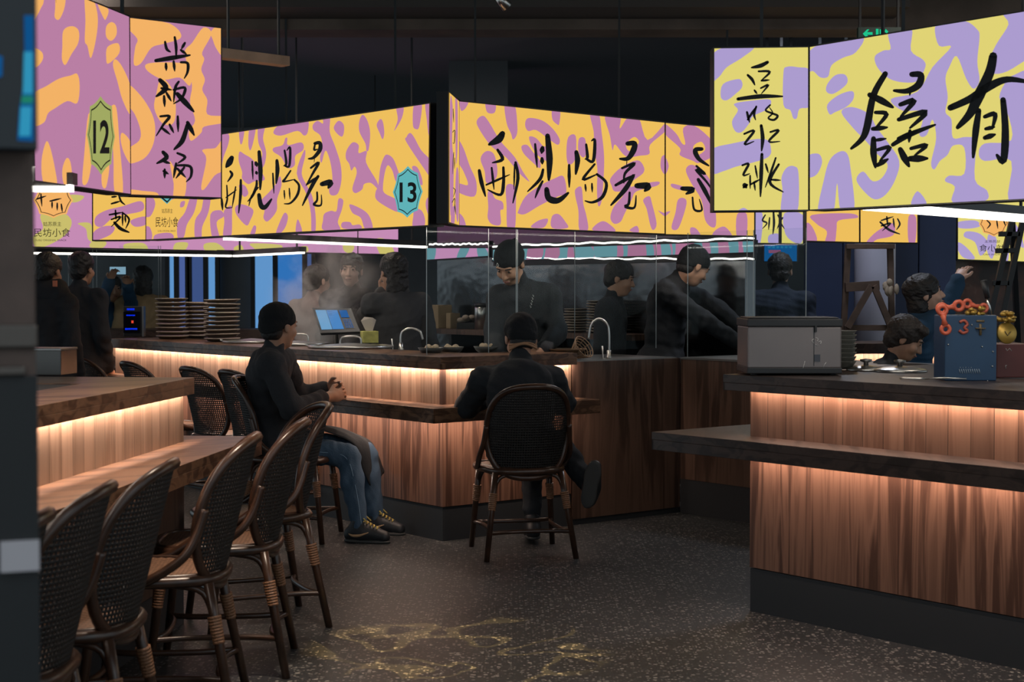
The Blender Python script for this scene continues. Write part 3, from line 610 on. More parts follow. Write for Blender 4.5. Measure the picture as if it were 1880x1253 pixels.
# ---- corner booth, right-hand face with its fin
SGR = thing('light_box_sign', 'long yellow sign with purple brush pattern above the standing cook, four big brushed characters', 'sign', (at(843, 413, 8.3)[0], 8.3, 1.69))
quR1 = [(843.5, 186.5), (1220, 225.5), (1220, 429), (843.5, 413.5)]; quR2 = [(1222.5, 226), (1384.5, 241.5), (1384.5, 433), (1222.5, 430)]
PR = [(195, 100), (242, 108), (225, 150), (200, 160)], [(340, 110), (392, 120), (390, 170), (360, 177), (342, 160)], [(445, 120), (500, 130), (515, 250), (510, 300), (490, 322), (480, 290), (455, 230)], [(290, 215), (325, 190), (360, 230), (420, 330), (500, 420), (545, 500), (582, 557), (525, 510), (450, 420), (370, 360), (300, 260)], \
    [(558, 240), (575, 203), (650, 215), (710, 260), (750, 320), (740, 352), (690, 320), (620, 270), (575, 275)], [(580, 308), (620, 315), (660, 360), (692, 360), (690, 440), (640, 420), (600, 370)], [(538, 360), (570, 353), (600, 390), (640, 440), (640, 482), (600, 450), (550, 400)], [(710, 155), (752, 160), (748, 235), (735, 237), (710, 210)], \
    [(798, 310), (840, 303), (837, 430), (800, 462), (788, 400)], [(858, 318), (892, 318), (897, 400), (880, 422), (855, 390)], [(918, 170), (967, 175), (985, 290), (997, 400), (997, 500), (985, 660), (965, 692), (958, 600), (960, 480), (940, 370), (940, 280)], \
    [(1003, 185), (1087, 190), (1085, 262), (1130, 200), (1190, 200), (1240, 325), (1345, 225), (1345, 270), (1255, 350), (1250, 402), (1200, 412), (1120, 417), (1060, 350), (1045, 382), (1030, 300)], [(1318, 420), (1345, 412), (1358, 470), (1338, 517), (1313, 480)], \
    [(1033, 540), (1090, 480), (1180, 438), (1217, 470), (1215, 510), (1150, 560), (1140, 600), (1060, 612), (1040, 580)], [(1140, 590), (1292, 556), (1292, 580), (1180, 610), (1150, 660), (1110, 740), (1090, 780), (1055, 792), (1033, 760), (1050, 700), (1100, 640)], \
    [(1215, 660), (1250, 638), (1265, 680), (1290, 790), (1272, 827), (1255, 800), (1235, 710)], [(1298, 718), (1335, 732), (1367, 723), (1340, 752)], [(185, 330), (215, 370), (250, 470), (287, 560), (275, 640), (185, 615), (185, 568), (240, 575), (215, 500), (185, 440)], \
    [(310, 430), (340, 388), (382, 400), (402, 470), (400, 530), (370, 562), (340, 560), (333, 500)], [(350, 620), (370, 608), (390, 650), (432, 670), (437, 710), (420, 720), (422, 795), (375, 795), (350, 760), (353, 700)], [(453, 580), (502, 585), (507, 690), (500, 820), (460, 820), (455, 690)], \
    [(520, 720), (560, 640), (640, 580), (720, 540), (772, 528), (787, 620), (740, 640), (640, 690), (560, 737), (522, 735)], [(838, 600), (872, 588), (882, 680), (900, 750), (908, 825), (860, 825), (855, 720), (838, 640)], [(590, 810), (630, 775), (682, 763), (680, 790), (655, 815)], [(708, 750), (745, 738), (782, 780), (795, 815), (708, 815)], \
    [(943, 805), (985, 778), (1022, 790), (1060, 835), (940, 830)], [(1138, 830), (1180, 803), (1190, 840)], [(185, 735), (215, 758), (228, 815), (185, 815)]
face(SGR, C0, nR, quR1, 0, [(1, p) for p in PR]+[(2, [(1120, 350), (1165, 308), (1192, 340), (1140, 387)])], T3, [C_YEL, C_PURL, C_YEL])
face(SGR, C0, nR, quR2, 0, [(1, p) for p in ([(1335, 235), (1400, 290), (1430, 342), (1450, 345), (1438, 260), (1500, 245), (1600, 330), (1620, 400), (1530, 452), (1490, 440), (1420, 410), (1420, 370), (1335, 290)], [(1376, 568), (1452, 590), (1440, 607), (1378, 590)], [(1453, 490), (1490, 463), (1560, 510), (1602, 590), (1622, 780), (1600, 812), (1560, 770), (1540, 660), (1480, 560)],
    [(1408, 660), (1440, 648), (1457, 680), (1420, 800), (1395, 827), (1373, 810), (1395, 730)], [(1478, 815), (1510, 818), (1535, 860), (1485, 860)], [(1335, 420), (1358, 470), (1335, 517)], [(1335, 730), (1367, 723), (1335, 752)], [(1615, 830), (1670, 808), (1710, 870), (1605, 870)], [(1738, 740), (1792, 738), (1787, 870), (1738, 870)])]+[(2, [(1495, 360), (1540, 335), (1560, 380), (1510, 410)])], T3, [C_YEL, C_PURL, C_YEL])
INKR = [(31, [(432, 290), (410, 322), (358, 350)]), (15, [(405, 380), (432, 432), (376, 452)]), (17, [(303, 495), (315, 560), (337, 638)]), (11, [(372, 480), (385, 600)]), (10, [(342, 575), (472, 518)]), (14, [(437, 478), (438, 560), (422, 630), (350, 602)]), (14, [(505, 450), (518, 540), (490, 676)]), (8, [(500, 460), (496, 600)]),
    (27, [(683, 302), (694, 430), (690, 548)]), (12, [(614, 348), (625, 478)]), (21, [(655, 368), (650, 398)]), (17, [(652, 428), (654, 458)]), (14, [(658, 490), (640, 545), (572, 612)]), (12, [(655, 555), (632, 600), (614, 648)]), (27, [(678, 600), (690, 650), (742, 662), (798, 620)]),
    (22, [(843, 392), (850, 440), (840, 515)]), (14, [(803, 465), (804, 588)]), (13, [(898, 350), (905, 420), (892, 432)]), (14, [(905, 435), (938, 440), (946, 328), (928, 330)]), (12, [(945, 460), (880, 545), (960, 515)]), (14, [(958, 516), (1010, 565), (990, 640), (935, 672), (892, 664)]), (9, [(893, 574), (897, 612)]), (9, [(930, 568), (932, 616)]),
    (24, [(1128, 345), (1167, 345), (1160, 385), (1130, 428), (1086, 430)]), (4, [(1125, 435), (1123, 468)]), (13, [(1098, 482), (1168, 455), (1115, 510), (1108, 565)]), (15, [(1062, 577), (1168, 518)]), (20, [(1160, 525), (1115, 600), (1036, 688)]), (29, [(1180, 580), (1242, 582), (1225, 608)]), (13, [(1140, 618), (1135, 680), (1116, 696), (1166, 702), (1176, 635)])]
letters(SGR, C0, nR, INKR, T3, cuts=(0, (535, 800, 1030)), fat=1.35)
letters(SGR, C0, nR, [(24, [(1542, 375), (1505, 382), (1525, 430), (1580, 468)]), (15, [(1512, 470), (1560, 515), (1510, 490), (1570, 560), (1602, 610)]), (22, [(1522, 545), (1560, 610), (1602, 695)]), (27, [(1432, 595), (1492, 602), (1455, 625)]), (12, [(1490, 645), (1500, 712), (1542, 715), (1528, 655)])], T3, quR2)
# fin that turns toward the viewer at the booth corner
fn = at(825, 410, 7.90); fq = onplane(843, 413, C0, nR); dF = (fq-fn)[:2]; dF = dF/np.linalg.norm(dF); nFin = np.array([dF[1], -dF[0], 0])
quF = [(825, 170), (843, 186), (843, 413.5), (825, 408)]
face(SGR, fq, nFin, quF, 0, [(1, p) for p in ([(826, 190), (831, 195), (830, 260), (833, 300), (831, 380), (826, 380)], [(836, 180), (840, 190), (840, 270), (837, 300), (836, 220)], [(838, 310), (842, 320), (842, 400), (838, 400), (836, 350)], [(829, 385), (835, 380), (834, 412), (828, 412)])], I, [C_YEL, C_PURL])
letters(SGR, fq, nFin, [(1.3, a) for a in ([(832, 200), (833, 225)], [(831, 243), (835, 240), (834, 262), (831, 262)], [(833, 280), (832, 295), (831, 320)], [(835, 290), (834, 310)], [(832, 345), (836, 350), (832, 362)], [(830, 372), (835, 365), (834, 390)], [(835, 375), (837, 394)])], I)
hous(SGR, [(C0, nR, quR1), (C0, nR, quR2), (fq, nFin, quF)], .06)
hanger(SGR, [tuple(ab(.04, t)[:2]) for t in (.25, 1.3, 2.2)])
# ---- right booth: bean-noodle board and the big board
g0 = at(1485.5, 385, 6.29); qP = np.array([0, g0[1], 0]); qQ = np.array([g0[0], g0[1], 0])
SGB = thing('light_box_sign', 'large lime and lavender backlit sign over the side counter with two giant characters', 'sign', (g0[0], g0[1], 1.69))
quP = [(1311.5, 89), (1483.5, 87), (1483.5, 385), (1311.5, 386.5)]; quQ = [(1487, 86.5), (2010, 0), (2010, 358.5), (1487, 385)]
face(SGB, qP, nF, quP, 0, [(1, p) for p in ([(20, 300), (100, 250), (245, 250), (180, 310), (100, 360), (60, 410), (20, 428)], [(80, 450), (160, 423), (182, 440), (180, 470), (150, 500), (100, 537), (68, 520)], [(403, 390), (420, 358), (480, 360), (550, 385), (550, 560), (490, 582), (475, 632), (455, 632), (440, 590), (403, 560)],
    [(140, 555), (240, 538), (332, 533), (320, 582), (240, 622), (220, 660), (180, 707), (145, 702), (128, 650), (160, 590)], [(20, 805), (120, 770), (300, 743), (337, 800), (320, 842), (240, 870), (150, 892), (80, 917), (20, 925)], [(393, 950), (420, 898), (460, 890), (484, 930), (476, 1140), (393, 1140), (398, 1020)], [(150, 1140), (190, 1112), (220, 1140)])], T4, [C_LIM, C_LAV])
face(SGB, qQ, nL, quQ, 0, [(1, p) for p in ([(520, 310), (600, 235), (825, 195), (790, 280), (720, 310), (660, 350), (642, 410), (600, 414), (560, 380), (520, 390)], [(638, 450), (680, 403), (730, 398), (747, 430), (730, 462), (670, 502), (633, 490)], [(638, 560), (700, 508), (772, 488), (777, 530), (740, 572), (680, 600), (650, 612)],
    [(968, 170), (1087, 150), (1085, 270), (1150, 320), (1162, 360), (1120, 432), (1060, 442), (990, 430), (940, 400), (900, 350), (893, 300), (940, 270), (977, 260)],
    [(713, 600), (770, 573), (860, 610), (900, 680), (960, 760), (1022, 860), (1002, 960), (950, 1042), (890, 1067), (830, 1020), (793, 960), (830, 918), (880, 970), (932, 950), (960, 880), (900, 820), (840, 750), (780, 690)],
    [(1213, 150), (1250, 135), (1370, 112), (1440, 158), (1452, 200), (1440, 330), (1452, 430), (1420, 475), (1380, 420), (1330, 300), (1290, 360), (1270, 420), (1282, 520), (1270, 600), (1302, 640), (1310, 738), (1380, 733), (1432, 760), (1427, 960), (1492, 1020), (1482, 1075), (1310, 1085), (1320, 1000), (1268, 970), (1290, 940), (1370, 930), (1370, 790), (1310, 780), (1280, 830), (1240, 862), (1210, 907), (1193, 870), (1220, 740), (1200, 640), (1170, 722), (1130, 720), (1150, 600), (1040, 592), (978, 530), (1120, 490), (1200, 360), (1300, 250), (1235, 245)],
    [(1583, 70), (1720, 30), (1900, -10), (1900, 250), (1740, 300), (1600, 382), (1520, 392), (1498, 340), (1540, 240), (1607, 130)], [(1598, 430), (1640, 400), (1720, 380), (1760, 500), (1740, 700), (1780, 900), (1760, 1080), (1608, 1080), (1622, 862), (1480, 862), (1448, 820), (1480, 768), (1622, 750), (1600, 600), (1558, 520)],
    [(530, 840), (590, 823), (610, 865), (590, 922), (560, 947), (530, 940)], [(588, 1140), (620, 960), (650, 858), (700, 813), (742, 820), (762, 900), (782, 1130), (710, 1130), (690, 980), (668, 1140)], [(1086, 1100), (1120, 1023), (1170, 1095)])], T4, [C_LIM, C_LAV])
letters(SGB, qP, nF, [(16, [(318, 333), (280, 352), (232, 362)]), (12, [(212, 402), (235, 425), (250, 455)]), (10, [(270, 382), (330, 385), (285, 430)]), (9, [(285, 432), (328, 428)]), (9, [(282, 472), (322, 455), (285, 502)]), (9, [(248, 483), (262, 502)]), (17, [(160, 530), (280, 516), (398, 516)]), (11, [(208, 600), (222, 655)]), (10, [(212, 640), (258, 570)]), (10, [(258, 570), (246, 610), (254, 642)]),
    (9, [(332, 562), (308, 590), (340, 606), (372, 620), (352, 642), (322, 632), (345, 605), (328, 575)]), (10, [(193, 717), (247, 700), (195, 772), (245, 757)]), (15, [(284, 672), (292, 740), (286, 808)]), (10, [(333, 707), (378, 698), (325, 757), (384, 757)]),
    (10, [(183, 885), (217, 878), (188, 937), (222, 930)]), (26, [(196, 992), (204, 1003)]), (9, [(228, 987), (278, 960)]), (8, [(252, 888), (264, 955)]), (8, [(246, 975), (252, 1020)]), (15, [(288, 825), (284, 930), (280, 1052)]), (9, [(308, 878), (322, 925)]), (9, [(362, 845), (340, 910), (306, 1003)]), (12, [(378, 880), (330, 975), (402, 1028)]), (9, [(338, 962), (388, 965)]), (8, [(225, 940), (225, 1010)])], T4, cuts=(1, (545, 665, 815)), fat=1.4)
letters(SGB, qQ, nL, [(28, [(948, 395), (885, 510), (850, 680), (822, 745), (766, 795)]), (27, [(865, 508), (930, 540), (988, 574)]), (18, [(895, 602), (955, 612), (892, 690)]), (20, [(880, 690), (958, 682)]), (26, [(885, 742), (885, 820), (895, 895)]), (14, [(890, 752), (952, 742)]), (17, [(905, 802), (972, 790), (918, 862)]), (20, [(905, 885), (962, 852)]),
    (28, [(1090, 398), (1138, 402), (1125, 455), (1065, 487), (995, 485)]), (9, [(1082, 485), (1078, 512)]), (22, [(1028, 560), (1102, 540), (1030, 625)]), (22, [(1020, 640), (1165, 600), (1080, 685)]), (21, [(988, 775), (1080, 720), (1215, 668)]), (19, [(1018, 742), (1120, 700)]), (17, [(1080, 700), (1075, 760)]), (27, [(1028, 800), (1050, 845), (1075, 890)]), (18, [(1085, 795), (1168, 778), (1105, 832)]), (28, [(1078, 850), (1172, 848)]),
    (42, [(1525, 300), (1505, 390), (1440, 530), (1400, 610), (1335, 682)]), (32, [(1296, 577), (1400, 530), (1500, 465), (1600, 425), (1720, 440)]), (27, [(1448, 592), (1432, 700), (1418, 842)]), (30, [(1578, 535), (1590, 700), (1580, 860), (1545, 830)]), (20, [(1480, 625), (1535, 612), (1520, 690)]), (17, [(1485, 690), (1532, 680)]), (22, [(1480, 738), (1535, 720)])], T4, None, taper=(.8, 1.1, .4), cuts=(0, (1250,)), fat=1.3)
hous(SGB, [(qP, nF, quP), (qQ, nL, quQ)])
hanger(SGB, [(at(1400, 385, g0[1])[0], g0[1]+.05), (g0[0]+.3, g0[1]-.30)])
# ---- far boards
fa = at(67, 453, 11.7); fb = at(735, 467, 14.3); dd = (fb-fa)[:2]; dd /= np.linalg.norm(dd); nG = np.array([dd[1], -dd[0], 0]); qG = np.array([fa[0], fa[1], 0])
SGF = thing('light_box_sign', 'far pink and lime sign strip running below the number 13 sign', 'sign', (fa[0], fa[1], 1.67))
quG = [(20, 300), (656, 345), (656, 465.3), (20, 452)]; quH = [(658, 345), (731, 350), (731, 467), (658, 465.4)]
face(SGF, qG, nG, quG, 0, [(1, p) for p in ([(340, 955), (410, 960), (390, 985), (350, 990)], [(380, 1095), (430, 1090), (450, 1110), (455, 1180), (430, 1170), (420, 1120)], [(200, 1050), (300, 1040), (350, 1080), (330, 1140), (260, 1190), (180, 1215), (160, 1160), (210, 1120)], [(455, 1180), (520, 1185), (500, 1215), (440, 1210)], [(610, 1195), (700, 1190), (720, 1225), (620, 1225)], [(860, 1190), (920, 1190), (900, 1230), (850, 1230)], [(1000, 1195), (1060, 1190), (1100, 1230), (1010, 1230)])]
    + [(1, [(x/1.5172*.0+(400+x*.24741)/.3751, (170+y*.24741)/.3751) for x, y in p]) for p in (((250, 1120), (460, 1130), (460, 1165), (330, 1185), (260, 1150)), ((120, 1150), (170, 1130), (190, 1170), (130, 1180)), ((930, 1130), (1010, 1135), (990, 1190), (940, 1180)), ((600, 1150), (660, 1140), (670, 1180), (610, 1185)))], T1, [C_PNK, C_LIME2])
face(SGF, qG, nG, quH, 0, [(1, [(690, 440), (712, 442), (725, 470), (700, 470)])], I, [C_PNK, C_LIME2])
sh = Sheet(qG, nG)
for txt, bx in (('姑苏原主', (212, 1086, 300, 1108)), ('民坊小食', (166, 1118, 344, 1160)), ('GUSU ORIGINAL SNACK', (170, 1172, 326, 1181))): sh.text(txt, bx, T1, 0, .010)
for w, p in ((9, [(200, 950), (205, 1010)]), (9, [(180, 975), (225, 960)]), (9, [(245, 985), (300, 972)]), (9, [(255, 990), (255, 1020)]), (9, [(280, 995), (280, 1030)]), (9, [(300, 1000), (305, 1038)])): sh.stroke(p, w, T1, 0, .012)
sh.done('lettering', C_INK, SGF)
badge(SGF, qG, nG, [(265, 900), (335, 935), (355, 980), (325, 1045), (262, 1065), (195, 1045), (165, 980), (190, 930)], T1, C_ORG, [], [])
hous(SGF, [(qG, nG, [(20, 300), (731, 350), (731, 467), (20, 452)])]); hanger(SGF, [(fa[0]+dd[0]*.6, fa[1]+dd[1]*.6), (fb[0]-dd[0]*.3, fb[1]-dd[1]*.3)])
def small_sign(label, quad, Y, base, blobs, strokes, mats, T=I, dark_split=None, texts=(), bdg=None):
    q = np.array([0, Y, 0]); b = at((quad[2][0]+quad[3][0])/2, quad[2][1], Y)
    s = thing('light_box_sign', label, 'sign', (b[0], Y, b[2]))
    face(s, q, nF, quad, base, [(1, p) for p in blobs], T, mats)
    if strokes: letters(s, q, nF, strokes, T, quad)
    if texts:
        sh = Sheet(q, nF)
        for t, bx in texts: sh.text(t, bx, T, 0, .01, mirror=True)
        sh.done('lettering', C_INK, s)
    if bdg: badge(s, q, nF, bdg, T, C_ORG, [], [])
    hous(s, [(q, nF, quad)], .06)
    for f in (.25, .75):
        xx = at(quad[0][0]+(quad[1][0]-quad[0][0])*f, 400, Y)[0]
        MB().box(xx-.01, xx+.01, Y+.03, Y+.05, at(0, (quad[0][1]+quad[1][1])/2, Y)[2]-.05, 3.3).build('hanger_rod', M_ROD, s, base=s.location)
    return s
small_sign('narrow lime and lavender stand-in for a sign reflection, half hidden by the big sign', [(1386, 300), (1474, 300), (1474, 447), (1386, 446)], 11.4, 0,  # lit board built in place of the bean-noodle board's mirror image
    [[(1385, 395), (1400, 393), (1396, 447), (1385, 447)], [(1440, 392), (1474, 395), (1474, 440), (1462, 447), (1442, 430)], [(1412, 432), (1430, 430), (1432, 447), (1412, 447)]],
    [(3, [(1405, 395), (1400, 405), (1408, 410), (1400, 420)]), (4, [(1420, 390), (1421, 410), (1419, 430)]), (3, [(1413, 400), (1411, 422)]), (3, [(1428, 395), (1432, 405), (1427, 420)]), (3, [(1437, 400), (1433, 408), (1440, 420)])], [C_LIM, C_LAV])
small_sign('yellow and purple board hung before the navy wall, blank half of the noodle board', [(1481, 300), (1577, 300), (1577, 444.5), (1481, 442)], 11.0, 0,
    [[(1490, 395), (1560, 392), (1575, 400), (1540, 405), (1536, 420), (1532, 446), (1515, 446), (1518, 425), (1500, 412)], [(1481, 410), (1492, 418), (1500, 442), (1481, 442)]], [], [C_YEL, C_PURL])
small_sign('yellow board with one brushed noodle character before the navy wall above the ladder', [(1580, 300), (1684, 300), (1684, 445.5), (1580, 444.5)], 11.0, 0,
    [[(1590, 446), (1610, 425), (1640, 410), (1640, 432), (1610, 440), (1600, 448)], [(1668, 398), (1682, 400), (1680, 446), (1668, 444)]],
    [(3, [(1618, 405), (1640, 398)]), (3, [(1628, 398), (1630, 415)]), (3, [(1618, 415), (1635, 410), (1620, 424)]), (3, [(1640, 402), (1642, 418)]), (3, [(1648, 402), (1652, 412), (1646, 422)]), (4, [(1616, 408), (1632, 422), (1652, 430)])], [C_YEL, C_PURL])
small_sign('lime and lavender stand-in for a reflected snack sign, orange badge, above the mural wall', [(1759, 300), (1960, 300), (1960, 483), (1759, 476)], 12.6, 0,  # sign with mirrored writing, built in place of a reflection
    [[(1759, 408), (1790, 405), (1800, 415), (1780, 420), (1759, 418)], [(1775, 425), (1800, 430), (1815, 450), (1800, 470), (1790, 445), (1770, 435)], [(1815, 430), (1830, 440), (1822, 475), (1812, 460)], [(1845, 455), (1852, 460), (1850, 480), (1842, 478)], [(1759, 445), (1775, 455), (1790, 475), (1770, 474), (1759, 460)], [(1855, 405), (1870, 420), (1880, 455), (1862, 440)]],
    [(2.5, [(1812, 405), (1818, 412), (1812, 420)]), (2.5, [(1830, 405), (1832, 420)]), (2.5, [(1842, 403), (1846, 415)])], [C_LIM, C_LAV],
    texts=[('姑苏原主', (1808, 441, 1836, 446)), ('民坊小食', (1798, 449, 1858, 462)), ('GUSU ORIGINAL SNACK', (1804, 466, 1850, 469))], bdg=[(1825, 380), (1848, 395), (1852, 410), (1843, 426), (1825, 434), (1806, 427), (1798, 412), (1802, 396)])
# ---- LED bars and the steel back wall of the corner booth
def led_bar(label, p, q, h=.03, s=None):
    d = np.array(q)-np.array(p); L = float(np.linalg.norm(d)); r = math.atan2(d[1], d[0])
    t = thing('led_bar', label, 'lamp', p, r)
    MB().box(0, L, -.03, .03, h, h+.04).build('rail', M_BLACK, t)
    MB().box(.01, L-.01, -.022, .022, 0, h).build('diffuser', M_WHITELED, t)
    for f in (.08, .92): MB().box(L*f-.006, L*f+.006, -.006, .006, h+.03, 3.3-p[2]).build('hanger_rod', M_BLACK, t)
    return t
def P3(px, py, z): return tuple(atz(px, py, z))
led_bar('white LED bar under the far side of the big lime sign', P3(1590, 386, 1.68), P3(1895, 409, 1.68), .035)
led_bar('white LED bar just under the number 12 sign', (-2.6, 5.30, 1.675), (at(138, 345, 5.30)[0], 5.30, 1.675), .024)
led_bar('long white LED bar inside the corner booth above the steaming pots', P3(412, 441, 1.68), P3(782, 456, 1.68), .016)
led_bar('white LED bar below the far pink sign', P3(60, 467, 1.63), P3(426, 472, 1.63), .016)
led_bar('short white LED bar that meets the far pink sign bar at an angle', P3(431, 472, 1.63), P3(556, 466, 1.63), .014)
def under(label_parent, a0, b0, a1, b1, power, tx, ty):
    p, q = ab(a0, b0, 1.672), ab(a1, b1, 1.672); L = float(np.linalg.norm(q-p)); d = (q-p)/L
    l = bpy.data.lights.new('under_sign_led', 'AREA'); l.shape = 'RECTANGLE'; l.size, l.size_y = .02, L; l.energy = power; l.color = (1, .90, .78)
    o = bpy.data.objects.new('under_sign_led', l); COL.objects.link(o); z = -Vector((tx, ty, -1)).normalized(); y = Vector(d); x = y.cross(z).normalized(); y = z.cross(x)
    o.matrix_world = Matrix(((x.x, y.x, z.x, (p[0]+q[0])/2), (x.y, y.y, z.y, (p[1]+q[1])/2), (x.z, y.z, z.z, 1.672), (0, 0, 0, 1)))
under(SGR, .06, .1, .06, 2.2, 4.5, *(uL[:2]*.5))
under(SG13, .1, .06, 3.4, .06, 7, *(uR[:2]*.5))
def under_xy(p, q, power, tx, ty):
    a = (np.array(p[:2])-C0[:2]); b = (np.array(q[:2])-C0[:2]); under(None, a@uL[:2], a@uR[:2], b@uL[:2], b@uR[:2], power, tx, ty)
under_xy((k1[0]-.30, k1[1]-2.6), (k0[0]-.03, k0[1]-.05), 13, .22, .05)
under_xy((g0[0]-.02, g0[1]-.04), (g0[0]+1.5, g0[1]-1.96), 7, *(nL[:2]*.15))
WQ = np.array([1.79, 9.93, 0]); WLEN = 3.9
sm = bpy.data.materials.new('wavy_steel'); sm.use_nodes = True; nt = sm.node_tree; p = nt.nodes['Principled BSDF']
p.inputs['Base Color'].default_value = (.13, .13, .135, 1); p.inputs['Metallic'].default_value = 1; p.inputs['Roughness'].default_value = .16
tc = N(nt, 'ShaderNodeTexCoord'); mp = N(nt, 'ShaderNodeMapping'); mp.inputs['Scale'].default_value = (2, 5, 3); nn = N(nt, 'ShaderNodeTexNoise'); nn.inputs['Scale'].default_value = 2.; nn.inputs['Detail'].default_value = 2
bm_ = N(nt, 'ShaderNodeBump'); bm_.inputs['Strength'].default_value = .12; bm_.inputs['Distance'].default_value = .05
nt.links.new(tc.outputs['Object'], mp.inputs[0]); nt.links.new(mp.outputs[0], nn.inputs['Vector']); nt.links.new(nn.outputs[0], bm_.inputs['Height']); nt.links.new(bm_.outputs[0], p.inputs['Normal'])
WR = math.atan2(uL[1], uL[0])
wall = MB().box(.40, WLEN, -.1, 0, 0, 2.35)
wo = wall.build('wall_steel', sm, kind='structure'); wo.location = tuple(WQ); wo.rotation_euler = (0, 0, WR)
# local frame of that wall: x along uL, y = -uR (toward the booth)
def wallpt(px, py): return onplane(px, py, WQ+nL*.03, nL)
bd = thing('band_reflection', 'pink and turquoise band standing in for a sign reflection on the steel wall', 'sign', tuple(wallpt(1385, 463)))  # glowing band built in place of a sign's reflection in the steel
quT = [(905, 459), (1384, 443), (1384, 463), (905, 479)]
shp = []
for i in range(16):
    x = 905+i*30.5+random.uniform(-9, 9); w_ = random.uniform(.5, 1.7); k_ = random.uniform(-12, 12); shp.append([(x, 440), (x+12*w_, 440), (x+(20+k_)*w_, 462), (x+14*w_+k_, 490), (x-4+k_, 490), (x+2, 468)])
face(bd, WQ+nL*.03, nL, quT, 0, [(1, p) for p in shp], I, [C_BPNK, C_TEALD])
quT2 = [(784, 456), (896, 456), (896, 470), (784, 477)]
face(bd, WQ+nL*.03, nL, quT2, 0, [(1, p) for p in ([(784, 455), (800, 455), (796, 480), (784, 480)], [(846, 455), (862, 455), (850, 478), (838, 478)], [(876, 455), (890, 455), (896, 470), (880, 475)])], I, [C_PNK, C_TEALD])
hous(bd, [(WQ+nL*.03, nL, quT), (WQ+nL*.03, nL, quT2)], .028)
def led_reflection(label, p, q, h):  # glowing strips built in place of LED reflections in the steel
    a = wallpt(*p); b = wallpt(*q); d = b-a; L = float(np.hypot(d[0], d[1])); t = thing('led_strip', label, 'lamp', a, math.atan2(d[1], d[0]))
    mb = MB(); n = 40; dz = d[2]
    pts = [(L*i/n, 0, dz*i/n+.004*math.sin(i*1.7)+.003*math.sin(i*.6)) for i in range(n+1)]
    mb.tube(pts, h/2, 6); mb.build('diffuser', M_WHITELED, t)
    MB().box(0, L, -.026, -.004, min(0, dz)-h*.7, max(0, dz)+h*.7).build('channel', M_BLACK, t)
led_reflection('bright stand-in for an LED reflection above the pink and turquoise band', (1384, 438), (905, 452), .013)
led_reflection('bright stand-in for an LED reflection below the pink and turquoise band', (1384, 476), (905, 474), .011)
led_reflection('upper stand-in for an LED reflection on the steel wall beside the tall glass edge', (896, 448), (784, 449), .012)
